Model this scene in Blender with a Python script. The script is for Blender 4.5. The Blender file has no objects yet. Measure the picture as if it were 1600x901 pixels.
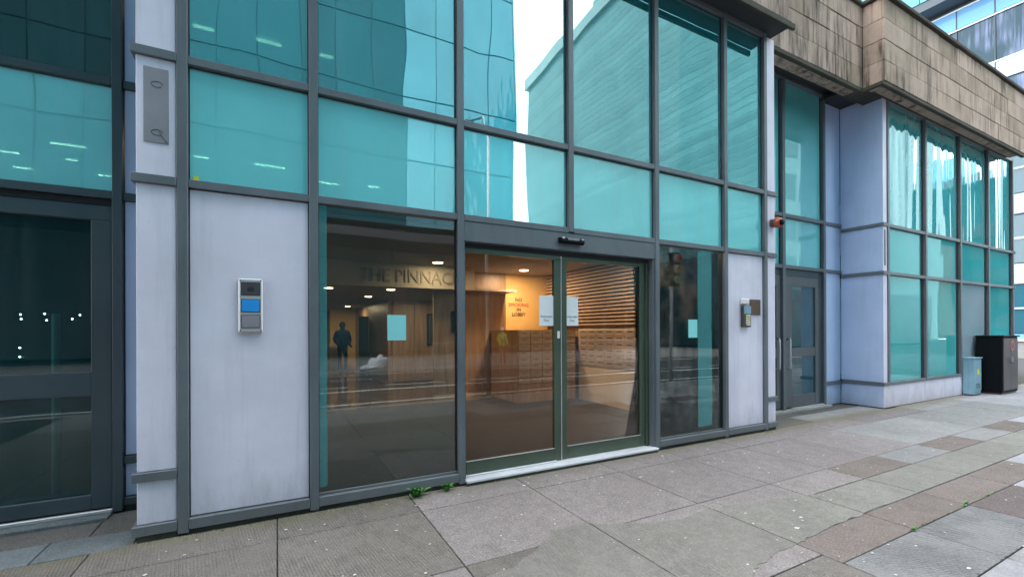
import bpy, bmesh, math, random
from mathutils import Vector, Matrix, noise
random.seed(7)
SC = bpy.context.scene
COL = SC.collection
R = math.radians

# ------------------------------------------------------------------ camera
F, YAW, PITCH, ROLL, CY, D, H = 694.8, R(27.89), R(0.07), R(-0.23), 514.5, 4.285, 1.6
f = Vector((math.sin(YAW)*math.cos(PITCH), math.cos(YAW)*math.cos(PITCH), math.sin(PITCH)))
r = Vector((math.cos(YAW), -math.sin(YAW), 0)); u = r.cross(f)
r2 = math.cos(ROLL)*r + math.sin(ROLL)*u; u2 = -math.sin(ROLL)*r + math.cos(ROLL)*u
cam_d = bpy.data.cameras.new('camera'); cam = bpy.data.objects.new('camera', cam_d); COL.objects.link(cam)
m = Matrix((r2, u2, -f)).transposed().to_4x4(); m.translation = Vector((0, -D, H)); cam.matrix_world = m
cam_d.sensor_width = 36; cam_d.lens = 36*F/1600; cam_d.shift_y = (CY-450.5)/1600
cam_d.clip_start = 0.05; cam_d.clip_end = 2000
SC.camera = cam

# ------------------------------------------------------------------ world, sun, exposure
SUN_EL, SUN_AZ = R(40), R(192)     # azimuth clockwise from +Y
w = bpy.data.worlds.new('World'); SC.world = w; w.use_nodes = True
nt = w.node_tree; N = nt.nodes; Lk = nt.links
bg = N['Background']; sky = N.new('ShaderNodeTexSky'); sky.sky_type = 'NISHITA'; sky.sun_disc = False
sky.sun_elevation = SUN_EL; sky.sun_rotation = SUN_AZ
tc = N.new('ShaderNodeTexCoord'); nz = N.new('ShaderNodeTexNoise'); nz.inputs['Scale'].default_value = 2.2
nz.inputs['Detail'].default_value = 5; nz.inputs['Roughness'].default_value = .55
Lk.new(tc.outputs['Generated'], nz.inputs['Vector'])
cr = N.new('ShaderNodeValToRGB'); cr.color_ramp.elements[0].position = .3; cr.color_ramp.elements[1].position = .72
cr.color_ramp.elements[0].color = (.74, .79, .86, 1); cr.color_ramp.elements[1].color = (1, 1, 1, 1)
Lk.new(nz.outputs['Fac'], cr.inputs['Fac'])
vm = N.new('ShaderNodeVectorMath'); vm.operation = 'SCALE'; vm.inputs['Scale'].default_value = 10.5
Lk.new(cr.outputs['Color'], vm.inputs[0])
mx = N.new('ShaderNodeMix'); mx.data_type = 'RGBA'; mx.inputs['Factor'].default_value = .93
Lk.new(sky.outputs['Color'], mx.inputs['A']); Lk.new(vm.outputs['Vector'], mx.inputs['B'])
Lk.new(mx.outputs['Result'], bg.inputs['Color']); bg.inputs['Strength'].default_value = .1
sd = bpy.data.lights.new('sun', 'SUN'); sd.energy = 1.1; sd.angle = R(14); sd.color = (1, .965, .92)
sun = bpy.data.objects.new('sun', sd); COL.objects.link(sun)
sun.rotation_euler = (R(90)-SUN_EL, 0, -SUN_AZ + math.pi)
SC.view_settings.view_transform = 'Standard'; SC.view_settings.look = 'None'; SC.view_settings.gamma = 1
SC.view_settings.exposure = 2.6
SC.cycles.use_denoising = True
SC.cycles.max_bounces = 8; SC.cycles.glossy_bounces = 4; SC.cycles.transparent_max_bounces = 16
SC.cycles.diffuse_bounces = 3; SC.cycles.sample_clamp_indirect = 4; SC.cycles.caustics_reflective = False

# ------------------------------------------------------------------ material helpers
class NT:
    def __init__(s, name):
        s.m = bpy.data.materials.new(name); s.m.use_nodes = True; s.t = s.m.node_tree
        s.n = s.t.nodes; s.l = s.t.links; s.n.clear(); s.out = s.n.new('ShaderNodeOutputMaterial')
    def add(s, ty, **kw):
        n = s.n.new('ShaderNode'+ty)
        for k, v in kw.items():
            if k in n.inputs.keys(): s.set(n, k, v)
            else: setattr(n, k, v)
        return n
    def set(s, n, k, v):
        if isinstance(v, bpy.types.NodeSocket): s.l.new(v, n.inputs[k])
        else: n.inputs[k].default_value = v
    def mix(s, a, b, fac, mode='MIX'):
        n = s.n.new('ShaderNodeMix'); n.data_type = 'RGBA'; n.blend_type = mode
        for k, v in (('Factor', fac), ('A', a), ('B', b)): s.set(n, k, v)
        return n.outputs['Result']
    def math(s, op, a, b=0.0, c=0.0):
        n = s.n.new('ShaderNodeMath'); n.operation = op
        for i, v in enumerate((a, b, c)):
            if isinstance(v, bpy.types.NodeSocket): s.l.new(v, n.inputs[i])
            else: n.inputs[i].default_value = v
        return n.outputs[0]
    def ramp(s, fac, p0, p1, c0=(0, 0, 0, 1), c1=(1, 1, 1, 1)):
        n = s.n.new('ShaderNodeValToRGB'); e = n.color_ramp.elements
        e[0].position = p0; e[1].position = p1; e[0].color = c0; e[1].color = c1
        s.l.new(fac, n.inputs['Fac']); return n.outputs['Color']
    def coord(s, kind='Object', scale=(1, 1, 1)):
        if kind == 'World': o = s.n.new('ShaderNodeNewGeometry').outputs['Position']
        else: o = s.n.new('ShaderNodeTexCoord').outputs[kind]
        mp = s.n.new('ShaderNodeMapping'); s.l.new(o, mp.inputs['Vector']); mp.inputs['Scale'].default_value = scale
        return mp.outputs['Vector']
    def noise(s, vec, scale, detail=4, rough=.5, dist=0):
        n = s.n.new('ShaderNodeTexNoise'); s.l.new(vec, n.inputs['Vector'])
        for k, v in (('Scale', scale), ('Detail', detail), ('Roughness', rough), ('Distortion', dist)): n.inputs[k].default_value = v
        return n.outputs['Fac']
    def bump(s, h, strength, dist, prev=None):
        n = s.n.new('ShaderNodeBump'); s.l.new(h, n.inputs['Height'])
        n.inputs['Strength'].default_value = strength; n.inputs['Distance'].default_value = dist
        if prev is not None: s.l.new(prev, n.inputs['Normal'])
        return n.outputs['Normal']
    def pbsdf(s, col, rough=.5, metal=0, normal=None, spec=.5):
        n = s.n.new('ShaderNodeBsdfPrincipled'); s.set(n, 'Base Color', col if isinstance(col, bpy.types.NodeSocket) else (*col, 1))
        s.set(n, 'Roughness', rough); n.inputs['Metallic'].default_value = metal; n.inputs['Specular IOR Level'].default_value = spec
        if normal is not None: s.l.new(normal, n.inputs['Normal'])
        return n.outputs[0]
    def done(s, sh): s.l.new(sh, s.out.inputs['Surface']); return s.m

def C4(c, k=1.0): return (c[0]*k, c[1]*k, c[2]*k, 1)

def mat_paint(name, col, rough=.5, var=.12, metal=0, grain=.3, streak=0, spec=.5, grime=0):
    t = NT(name); v = t.coord('World')
    n1 = t.noise(v, 1.3, 5, .6)
    c = t.mix(C4(col, 1-var), C4(col, 1+var), t.ramp(n1, .35, .65))
    n2 = t.noise(v, 55, 3, .7)
    c = t.mix(c, C4(col, .8), t.math('MULTIPLY', t.ramp(n2, .58, .75), grain))
    if streak:
        vs = t.coord('World', (9, 9, .7)); n3 = t.noise(vs, 1.2, 5, .65)
        c = t.mix(c, C4(col, .45), t.math('MULTIPLY', t.ramp(n3, .52, .8), streak))
    if grime:   # splash-back dirt low on the metal, with an uneven upper edge
        sp = t.n.new('ShaderNodeSeparateXYZ'); t.l.new(v, sp.inputs[0])
        dd = t.math('ADD', sp.outputs[2], t.math('MULTIPLY', t.noise(t.coord('World', (4, 4, 1.2)), 1.6, 6, .7), .9))
        g = t.ramp(dd, .30, .85, (1, 1, 1, 1), (0, 0, 0, 1))
        c = t.mix(c, C4((.16, .145, .13)), t.math('MULTIPLY', g, grime))
        mk = t.ramp(t.noise(t.coord('World', (2.5, 2.5, 6)), 3.0, 6, .8), .64, .72)
        c = t.mix(c, C4(col, .62), t.math('MULTIPLY', mk, .5))
    rr = t.math('ADD', t.math('MULTIPLY', n1, .25), rough-.12)
    nb = t.bump(t.noise(v, 1.6, 2, .5), .12, .02)
    return t.done(t.pbsdf(c, rr, metal, nb, spec))

def mat_glass(name, ior, body=None, trans=1.0, tint=(1, 1, 1), wave=.003, wscale=(.9, .9, .5), rtint=(1, 1, 1), stripes=False, fold=0, add_r=0.0):
    """window glass: tinted see-through or translucent body, with a wavy mirror coat that follows Fresnel"""
    t = NT(name)
    oi = t.n.new('ShaderNodeObjectInfo')
    base = t.n.new('ShaderNodeTexCoord').outputs['Object']
    sc = t.n.new('ShaderNodeVectorMath'); sc.operation = 'MULTIPLY_ADD'; t.l.new(base, sc.inputs[0])
    sc.inputs[1].default_value = wscale
    cmb = t.n.new('ShaderNodeCombineXYZ'); t.l.new(t.math('MULTIPLY', oi.outputs['Random'], 37), cmb.inputs[0]); t.l.new(cmb.outputs[0], sc.inputs[2])
    nrm = t.bump(t.noise(sc.outputs[0], 1.0, 1.2, .4, .3), 1, wave)
    if fold:
        sc2 = t.n.new('ShaderNodeVectorMath'); sc2.operation = 'MULTIPLY_ADD'; t.l.new(base, sc2.inputs[0])
        sc2.inputs[1].default_value = (2.2, 2.2, .2); t.l.new(cmb.outputs[0], sc2.inputs[2])
        nrm = t.bump(t.noise(sc2.outputs[0], 1.0, 0, .45, .9), 1, fold, nrm)
    tr = t.add('BsdfTransparent'); tr.inputs['Color'].default_value = (*tint, 1)
    sh = tr.outputs[0]
    if body:
        wv = t.coord('World'); n1 = t.noise(wv, .8, 3, .5); col = t.mix(C4(body, .78), C4(body, 1.18), n1)
        dr = t.ramp(t.noise(t.coord('World', (6, 6, .35)), 1.5, 5, .65), .48, .75); col = t.mix(col, C4((.30, .42, .42)), t.math('MULTIPLY', dr, .22))
        df = t.add('BsdfDiffuse'); t.set(df, 'Color', col)
        ms = t.n.new('ShaderNodeMixShader'); ms.inputs[0].default_value = trans
        t.l.new(df.outputs[0], ms.inputs[1]); t.l.new(sh, ms.inputs[2]); sh = ms.outputs[0]
    gl = t.add('BsdfGlossy'); gl.inputs['Color'].default_value = (*rtint, 1); gl.inputs['Roughness'].default_value = .012
    t.l.new(nrm, gl.inputs['Normal'])
    fr = t.add('Fresnel'); fr.inputs['IOR'].default_value = ior
    fac = fr.outputs[0]
    if add_r: fac = t.math('ADD', fac, add_r)
    # light dirt dulls the mirror a little in patches
    dirt = t.ramp(t.noise(t.coord('World', (1.5, 1.5, .8)), 2.0, 6, .7), .35, .7, (1, 1, 1, 1), (.86, .86, .86, 1))
    fac = t.math('MULTIPLY', fac, dirt)
    ms = t.n.new('ShaderNodeMixShader'); t.l.new(fac, ms.inputs[0]); t.l.new(sh, ms.inputs[1]); t.l.new(gl.outputs[0], ms.inputs[2])
    return t.done(ms.outputs[0])

def mat_emit(name, col, s):
    t = NT(name); e = t.add('Emission'); e.inputs['Color'].default_value = (*col, 1); e.inputs['Strength'].default_value = s
    return t.done(e.outputs[0])

def mat_slab(name, col, ridge=0.0, speck=.5, angle=0.0, moss=True, dot=False):
    t = NT(name); v = t.coord('World')
    oi = t.n.new('ShaderNodeObjectInfo')
    gra = t.noise(v, 62, 3, .85); fine = t.noise(v, 130, 2, .8); mid = t.noise(v, 28, 4, .7); big = t.noise(v, 1.1, 5, .62)
    c = t.mix(C4(col, .84), C4(col, 1.16), t.ramp(big, .3, .7))
    c = t.mix(c, C4((col[0]*1.05, col[1]*.98, col[2]*.92), .72), t.math('MULTIPLY', t.ramp(mid, .45, .7), .55))
    c = t.mix(c, C4((.62, .6, .58)), t.math('MULTIPLY', t.ramp(fine, .6, .72), speck*.75))
    c = t.mix(c, C4((.03, .028, .03)), t.math('MULTIPLY', t.ramp(t.noise(v, 120, 2, .8), .62, .72), speck*.7))
    c = t.mix(c, C4(col, .58), t.math('MULTIPLY', t.ramp(t.noise(v, 9, 5, .75), .42, .7), .6))
    c = t.mix(c, C4((.09, .085, .075)), t.math('MULTIPLY', t.ramp(t.noise(v, 2.7, 6, .8), .56, .72), .55))
    c = t.mix(c, C4(col, 1.45), t.math('MULTIPLY', t.ramp(t.noise(v, 4.1, 6, .8), .58, .75), .5))
    c = t.mix(c, C4((.03, .027, .027)), t.math('MULTIPLY', t.ramp(gra, .55, .66), .25+.5*speck))
    c = t.mix(c, C4((.60, .57, .55)), t.math('MULTIPLY', t.ramp(gra, .44, .35, (0, 0, 0, 1), (1, 1, 1, 1)) if False else t.ramp(gra, .33, .43, (1, 1, 1, 1), (0, 0, 0, 1)), .15+.4*speck))
    k = t.math('ADD', t.math('MULTIPLY', oi.outputs['Random'], .2), .92)
    vv = t.n.new('ShaderNodeVectorMath'); vv.operation = 'SCALE'; t.l.new(c, vv.inputs[0]); t.l.new(k, vv.inputs['Scale']); c = vv.outputs[0]
    h = t.math('ADD', t.math('MULTIPLY', fine, .35), t.math('MULTIPLY', mid, .65))
    sp = t.n.new('ShaderNodeSeparateXYZ'); t.l.new(v, sp.inputs[0])
    nr = t.bump(h, .8, .006)
    if ridge:
        a = t.math('MULTIPLY', sp.outputs[0], math.cos(angle)); b = t.math('MULTIPLY', sp.outputs[1], math.sin(angle))
        ph = t.math('ADD', t.math('ADD', a, b), t.math('MULTIPLY', t.noise(v, 2, 2, .5), .018))
        s = t.math('SINE', t.math('MULTIPLY', ph, 2*math.pi/.021))
        if dot:
            b2 = t.math('SINE', t.math('MULTIPLY', t.math('ADD', sp.outputs[1], t.math('MULTIPLY', sp.outputs[0], .12)), 2*math.pi/.03))
            s = t.math('MULTIPLY', s, b2)
        wear = t.ramp(t.noise(v, 2.2, 4, .6), .38, .6)
        s = t.math('MULTIPLY', s, wear)
        nr = t.bump(s, ridge, .006, nr)
        c = t.mix(c, C4(col, .55), t.math('MULTIPLY', t.ramp(s, -.2, .9, (1, 1, 1, 1), (0, 0, 0, 1)), .42*ridge))
    if moss:   # algae and grime that grow along the foot of the facade
        d = t.math('ADD', sp.outputs[1], t.math('MULTIPLY', t.noise(v, 3.5, 4, .6), .5))
        g = t.math('MULTIPLY', t.ramp(d, -.2, .22), t.ramp(sp.outputs[1], .14, .24, (1, 1, 1, 1), (0, 0, 0, 1)))
        c = t.mix(c, C4((.165, .145, .09)), t.math('MULTIPLY', g, .6))
    return t.done(t.pbsdf(c, .82, 0, nr, .3))

M = {}
M['frame'] = mat_paint('grey_green_powder_coat', (.118, .137, .155), .42, .16, grain=.4, streak=.25, grime=.35)
M['framed'] = mat_paint('dark_grey_door_paint', (.05, .072, .085), .4, .12, grain=.15)
M['grey_door'] = mat_paint('warm_grey_door_paint', (.105, .112, .12), .4, .1)
M['green'] = mat_paint('green_door_aluminium', (.08, .11, .078), .33, .1, .3)
M['panel'] = mat_paint('lavender_grey_cladding', (.745, .705, .82), .4, .07, grain=.15, streak=.26, grime=.5)
M['panel_blued'] = mat_paint('cladding_blued_by_sky', (.47, .585, .81), .36, .06, grain=.1, streak=.2, grime=.4)  # same cladding, with the blue cast of sky light put into the colour
M['dark'] = mat_paint('dark_soffit', (.028, .033, .036), .7, .2)
M['rubber'] = mat_paint('black_gasket', (.01, .012, .016), .6, .1)
M['plinth'] = mat_paint('dirty_mortar', (.065, .056, .047), .95, .5, grain=.9)
M['alu'] = mat_paint('bright_aluminium', (.62, .63, .65), .32, .06, .5)
M['sillm'] = mat_paint('pale_sill_metal', (.66, .66, .69), .4, .15, grain=.6)
M['steel'] = mat_paint('brushed_steel', (.24, .235, .26), .45, .2, 0)
M['black'] = mat_paint('black_gloss_paint', (.002, .004, .006), .6, .1, spec=.12)
M['white'] = mat_paint('white_paper', (.82, .84, .86), .8, .02, grain=.02)
M['ink'] = mat_paint('black_print', (.02, .02, .03), .8, .05)
M['red_ink'] = mat_paint('red_print', (.35, .03, .02), .8, .05)
M['blue'] = mat_paint('blue_card', (.01, .27, .72), .5, .06)
M['brownm'] = mat_paint('bronze_plaque', (.13, .075, .05), .4, .2, .3)
M['cream'] = mat_paint('cream_plastic', (.75, .72, .7), .4, .05)
M['redp'] = mat_paint('weathered_red_plastic', (.42, .085, .045), .45, .35)
M['yellow'] = mat_paint('yellow_sticker', (.75, .72, .02), .5, .04)
M['cab'] = mat_paint('blue_grey_cabinet_paint', (.22, .38, .47), .5, .2, streak=.6)
M['cabg'] = mat_paint('charcoal_metal', (.085, .075, .085), .45, .2, .4)
M['tpaper'] = mat_paint('glass_tinted_paper', (.26, .68, .70), .8, .02, grain=.02)  # white paper with the tint of the window glass put into its colour
M['letter'] = mat_paint('dull_bronze_lettering', (.33, .27, .21), .7, .1)
M['tealsolid'] = mat_paint('glass_tinted_pale_teal', (.42, .86, .84), .5, .05)  # teal of the tinted glass put into the colour of white paint
M['plaster'] = mat_paint('lobby_plaster', (.52, .45, .36), .8, .06)
M['yplaster'] = mat_paint('warm_yellow_wall', (.62, .42, .16), .7, .06)
M['ceil'] = mat_paint('lobby_ceiling_paint', (.30, .25, .2), .85, .05)
M['darkroom'] = mat_paint('upper_room_lining', (.10, .12, .12), .9, .2)
M['carpet'] = mat_paint('charcoal_carpet', (.02, .016, .018), .95, .25, grain=.8)
M['asphalt'] = mat_paint('asphalt', (.055, .055, .058), .9, .25, grain=.9)
M['roadline'] = mat_paint('road_marking_paint', (.75, .75, .72), .7, .1, grain=.8)
M['kerb'] = mat_paint('granite_kerb', (.34, .33, .32), .85, .2, grain=.9)
M['dirt'] = mat_paint('joint_dirt', (.045, .042, .032), .98, .4, grain=.9)
M['gum'] = mat_paint('trodden_gum', (.6, .58, .56), .8, .2)

def mk_wood():
    t = NT('oak_veneer'); v = t.coord('World', (3.2, 3.2, .35)); n = t.noise(v, 2.5, 6, .6, .6)
    c = t.mix(C4((.22, .135, .08)), C4((.36, .245, .155)), t.ramp(n, .3, .7))
    return t.done(t.pbsdf(c, .4))
M['wood'] = mk_wood()
M['pale_slat'] = mat_paint('pale_timber_slat', (.52, .40, .30), .6, .1)
M['mbox'] = mat_paint('grey_brown_mailbox', (.33, .26, .21), .5, .1)
M['brown_back'] = mat_paint('brown_backing', (.27, .165, .11), .8, .1)
def mk_tile():
    t = NT('polished_lobby_floor'); v = t.coord('World'); n = t.noise(v, 2, 4, .6)
    return t.done(t.pbsdf(t.mix(C4((.085, .055, .035)), C4((.13, .085, .05)), n), .12, spec=.8))
M['tile'] = mk_tile()
def mk_stone():
    t = NT('weathered_sandstone'); v = t.coord('World'); oi = t.n.new('ShaderNodeObjectInfo')
    n = t.noise(v, 2.2, 6, .65); fi = t.noise(v, 60, 3, .7)
    c = t.mix(C4((.32, .235, .17)), C4((.53, .41, .315)), t.ramp(n, .28, .7))
    c = t.mix(c, C4((.50, .37, .32)), t.math('MULTIPLY', oi.outputs['Random'], .6))
    vs = t.coord('World', (5.5, 5.5, .55)); st = t.ramp(t.noise(vs, 1.3, 5, .68), .46, .66)
    blot = t.ramp(t.noise(v, .42, 3, .6), .42, .54)
    c = t.mix(c, C4((.045, .036, .03)), t.math('MULTIPLY', t.math('MULTIPLY', st, blot), .95))
    st2 = t.ramp(t.noise(t.coord('World', (9, 9, .8)), 1.7, 5, .7), .5, .75)
    c = t.mix(c, C4((.12, .09, .06)), t.math('MULTIPLY', st2, .22))
    c = t.mix(c, C4((.2, .15, .11)), t.math('MULTIPLY', t.ramp(fi, .55, .7), .35))
    k = t.math('ADD', t.math('MULTIPLY', oi.outputs['Random'], .3), .85)
    vv = t.n.new('ShaderNodeVectorMath'); vv.operation = 'SCALE'; t.l.new(c, vv.inputs[0]); t.l.new(k, vv.inputs['Scale'])
    return t.done(t.pbsdf(vv.outputs[0], .9, 0, t.bump(t.math('ADD', fi, t.noise(v, 14, 3, .6)), .5, .006), .25))
M['stone'] = mk_stone()
M['coping'] = mat_paint('lichen_dark_coping', (.055, .05, .035), .9, .4, grain=.6)

# glass kinds
TEAL = (.19, .78, .82)
M['g_row'] = mat_glass('teal_backed_glass', 1.8, (.172, .70, .73), .2, (.5, .9, .9), .006, add_r=.17, rtint=(.88, 1, 1))
M['g_top'] = mat_glass('teal_upper_glass', 1.8, (.015, .20, .235), .28, (.5, .9, .9), .008, add_r=.25, rtint=(.74, 1, 1))
M['g_dark'] = mat_glass('dark_green_glass', 1.5, (.004, .10, .115), .75, (.40, .6, .6), .003, add_r=.02)
M['g_win'] = mat_glass('green_tinted_clear_glass', 1.5, (.01, .10, .115), .88, (.84, .92, .91), .0025, add_r=.03)
M['g_door'] = mat_glass('clear_door_glass', 1.45, None, 1, (.93, .93, .9), .002, add_r=.0)
M['g_rdoor'] = mat_glass('teal_door_glass', 1.6, (.03, .17, .22), .6, (.5, .8, .85), .003, add_r=.04)
M['g_baytop'] = mat_glass('rippled_mirror_glass', 1.9, (.09, .46, .48), .15, (.5, .9, .9), .0005, fold=.021, add_r=.22, rtint=(.9, 1, 1))
M['g_bay'] = mat_glass('teal_bay_glass', 1.6, (.08, .56, .58), .28, (.5, .88, .88), .005, add_r=.05, rtint=(.85, 1, 1))
M['g_lit_strip'] = mat_glass('lit_column_teal', 1.5, (.13, .50, .52), .6, (.6, .9, .9), .002)  # brightness of the lit column and pier put into a teal body
M['g_grey'] = mat_glass('grey_screened_glass', 1.5, (.32, .42, .48), .1, (.6, .7, .7), .004, add_r=.02)

# ------------------------------------------------------------------ object helpers
def wloc(o):
    v = Vector((0, 0, 0))
    while o is not None: v = v + o.location; o = o.parent
    return v
def link(name, me, mat, loc, parent=None, rot=None):
    o = bpy.data.objects.new(name, me); COL.objects.link(o)
    if mat is not None and not me.materials: me.materials.append(mat)
    o.parent = parent
    o.location = Vector(loc) - (wloc(parent) if parent else Vector((0, 0, 0)))
    if rot: o.rotation_euler = rot
    return o
def tag(o, label=None, cat=None, group=None, kind=None):
    if label: o['label'] = label
    if cat: o['category'] = cat
    if group: o['group'] = group
    if kind: o['kind'] = kind
    return o
def empty(name, loc, label, cat, group=None):
    o = bpy.data.objects.new(name, None); COL.objects.link(o); o.location = loc; o.empty_display_size = .1
    return tag(o, label, cat, group)
def bm_box(bm, x0, x1, y0, y1, z0, z1, bev=0):
    vs = [bm.verts.new((x, y, z)) for x in (x0, x1) for y in (y0, y1) for z in (z0, z1)]
    fs = [(0, 1, 3, 2), (4, 6, 7, 5), (0, 4, 5, 1), (2, 3, 7, 6), (0, 2, 6, 4), (1, 5, 7, 3)]
    faces = [bm.faces.new([vs[i] for i in q]) for q in fs]
    if bev:
        es = list({e for fc in faces for e in fc.edges})
        bmesh.ops.bevel(bm, geom=es, offset=bev, segments=1, affect='EDGES', profile=.5)
def mesh_from(bm, name, smooth=False):
    bmesh.ops.recalc_face_normals(bm, faces=bm.faces)
    me = bpy.data.meshes.new(name); bm.to_mesh(me); bm.free()
    if smooth:
        for p in me.polygons: p.use_smooth = True
    return me
_cache = {}
def box(name, x0, x1, y0, y1, z0, z1, mat, parent=None, bev=.003, rot=None):
    key = (round(x1-x0, 4), round(y1-y0, 4), round(z1-z0, 4), bev, mat.name)
    me = _cache.get(key)
    if me is None:
        bm = bmesh.new(); a, b, c = (x1-x0)/2, (y1-y0)/2, (z1-z0)/2
        bm_box(bm, -a, a, -b, b, -c, c, min(bev, min(a, b, c)*.6) if bev else 0)
        me = mesh_from(bm, name); me.materials.append(mat); _cache[key] = me
    return link(name, me, mat, ((x0+x1)/2, (y0+y1)/2, (z0+z1)/2), parent, rot)
def pane(name, x0, x1, y, z0, z1, mat, parent, th=.012):
    return box(name, x0, x1, y, y+th, z0, z1, mat, parent, 0)
def tube(name, pts, rad, mat, parent=None, seg=10, loc=(0, 0, 0)):
    bm = bmesh.new(); rings = []; n = len(pts); pts = [Vector(p) for p in pts]
    for i, p in enumerate(pts):
        d = (pts[min(i+1, n-1)] - pts[max(i-1, 0)]).normalized()
        a = d.orthogonal().normalized() if abs(d.z) < .9 else Vector((1, 0, 0)); b = d.cross(a).normalized(); a = b.cross(d)
        rr = rad[i] if isinstance(rad, (list, tuple)) else rad
        rings.append([bm.verts.new(p + rr*(math.cos(t)*a + math.sin(t)*b)) for t in [2*math.pi*k/seg for k in range(seg)]])
    for A, B in zip(rings, rings[1:]):
        for k in range(seg): bm.faces.new((A[k], A[(k+1) % seg], B[(k+1) % seg], B[k]))
    bm.faces.new(rings[0]); bm.faces.new(rings[-1][::-1])
    me = mesh_from(bm, name, True)
    return link(name, me, mat, loc, parent)
def cyl_bm(bm, c, r0, r1, h, axis='Z', seg=20):
    mt = Matrix.Translation(c)
    if axis == 'Y': mt = mt @ Matrix.Rotation(R(90), 4, 'X')
    if axis == 'X': mt = mt @ Matrix.Rotation(R(90), 4, 'Y')
    bmesh.ops.create_cone(bm, cap_ends=True, segments=seg, radius1=r0, radius2=r1, depth=h, matrix=mt)
def text(name, body, size, mat, loc, parent, rot=(R(90), 0, 0), th=.002, width=None):
    cu = bpy.data.curves.new(name, 'FONT'); cu.body = body; cu.size = size; cu.extrude = th; cu.align_x = 'CENTER'; cu.align_y = 'CENTER'
    cu.resolution_u = 2
    o = bpy.data.objects.new('tmp', cu); COL.objects.link(o)
    bpy.context.view_layer.update()
    me = bpy.data.meshes.new_from_object(o.evaluated_get(bpy.context.evaluated_depsgraph_get()))
    COL.objects.unlink(o); bpy.data.objects.remove(o)
    if width:
        xs = [v.co.x for v in me.vertices]; k = width/(max(xs)-min(xs))
        for v in me.vertices: v.co.x *= k
    me.materials.clear(); me.materials.append(mat); me.name = name
    return link(name, me, mat, loc, parent, rot)

# ================================================================== GROUND
GRID_X = [-3.48, -2.34, -1.2, 0.0, 1.13, 2.28, 3.42, 4.5, 5.55, 6.65, 7.8, 8.9, 10.05, 11.2, 12.4, 13.45, 14.6, 15.7, 16.8, 18.0, 19.1]
M['s_pur'] = mat_slab('purple_grey_aggregate', (.262, .226, .22), .3, .9, .1)
M['s_rid'] = mat_slab('ridged_grey_paving', (.215, .188, .168), .8, .8, .15)
M['s_rid2'] = mat_slab('coarse_ridged_grey_paving', (.27, .265, .265), 1.0, .6, R(78))
M['s_red'] = mat_slab('brown_red_ridged_paving', (.235, .188, .165), .8, .9, R(20))
M['s_dred'] = mat_slab('dark_red_brown_paving', (.165, .125, .12), .5, .9, R(84))
M['s_gry'] = mat_slab('pale_grey_paving', (.30, .29, .285), .3, .4, .2)
M['s_lav'] = mat_slab('pale_lavender_paving', (.36, .35, .37), .15, .4, .2)
M['s_con'] = mat_slab('green_grey_cement', (.24, .225, .20), .15, .25, .2, moss=False)
M['s_comb'] = mat_slab('combed_green_grey_cement', (.24, .222, .20), .7, .25, R(35), moss=False, dot=True)
M['s_wet'] = mat_slab('damp_brown_threshold_paving', (.13, .12, .11), .2, .4)
M['s_blue'] = mat_slab('smooth_blue_grey_paving', (.15, .17, .18), .1, .3, moss=False)

bm = bmesh.new(); bm_box(bm, -60, 90, -90, 90, -.5, -.145)
tag(link('ground', mesh_from(bm, 'ground'), M['asphalt'], (0, 0, 0)), kind='structure', label='dark ground sheet under the street')
pav = box('pavement', -40, 22.5, -5.2, 1.2, -.14, -.016, M['dirt'], None, 0); tag(pav, 'broad pavement of mixed slabs in front of the glazed entrance', kind='structure')
def slab(x0, x1, y0, y1, mat, top=0.0):
    j = .005; jj = random.uniform(-.0015, .0015)
    o = box('paving_slab', x0+j, x1-j, y0+j, y1-j, -.015, top, mat, pav, .0035)
    o.rotation_euler = (random.uniform(-.0012, .0012), random.uniform(-.0012, .0012), random.uniform(-.002, .002))
    o.location.z += jj
    return o
for i in range(len(GRID_X)-1):
    x0, x1 = GRID_X[i], GRID_X[i+1]
    # row nearest the wall
    if x1 <= 7.0 and x0 >= -1.3: slab(x0, x1, -.42, .06, M['s_rid'] if x0 < 1 else M['s_pur'])
    elif x0 > 10.4: slab(x0, x1, -.42, .14, M['s_gry'] if x0 < 13.3 else M['s_lav'])
    elif x0 >= 6.6: slab(x0, x1, -.42, .06, M['s_pur'])
    else: slab(x0, x1, -.42, -.02, M['s_rid'])
    slab(x0, x1, -1.46, -.42, M['s_rid'] if x0 < 1 else (M['s_pur'] if x0 < 7 else (M['s_gry'] if x0 < 13.3 else M['s_lav'])))
    if x0 < 3.4:
        slab(x0, x1, -2.52, -1.46, M['s_rid'] if (x0 < 0 or 1 < x0 < 2) else M['s_pur'])
        slab(x0, x1, -3.6, -2.52, M['s_rid']); slab(x0, x1, -4.4, -3.6, M['s_gry']); slab(x0, x1, -5.19, -4.4, M['s_gry'])
    else:
        a = -1.84
        m3 = {4.5: 's_pur', 5.55: 's_red', 6.65: 's_gry', 7.8: 's_red', 8.9: 's_gry', 10.05: 's_red', 11.2: 's_lav', 3.42: 's_pur'}.get(x0, random.choice(['s_gry', 's_lav', 's_red']))
        slab(x0, x1, a, -1.46, M[m3])
        slab(x0, x1, -2.3, a, M['s_con'] if x0 < 13 else M['s_gry'])
        slab(x0, x1, -2.65, -2.3, M['s_red'] if x0 < 7.7 else M[random.choice(['s_gry', 's_lav', 's_red'])])
        m5 = {3.42: 's_rid2', 4.5: 's_rid2', 5.55: 's_dred', 6.65: 's_lav', 7.8: 's_dred'}.get(x0, random.choice(['s_gry', 's_lav', 's_rid2']))
        slab(x0, x1, -3.15, -2.65, M[m5])
        slab(x0, x1, -4.2, -3.15, M['s_gry'] if i % 2 else M['s_lav']); slab(x0, x1, -5.19, -4.2, M['s_gry'])
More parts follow.
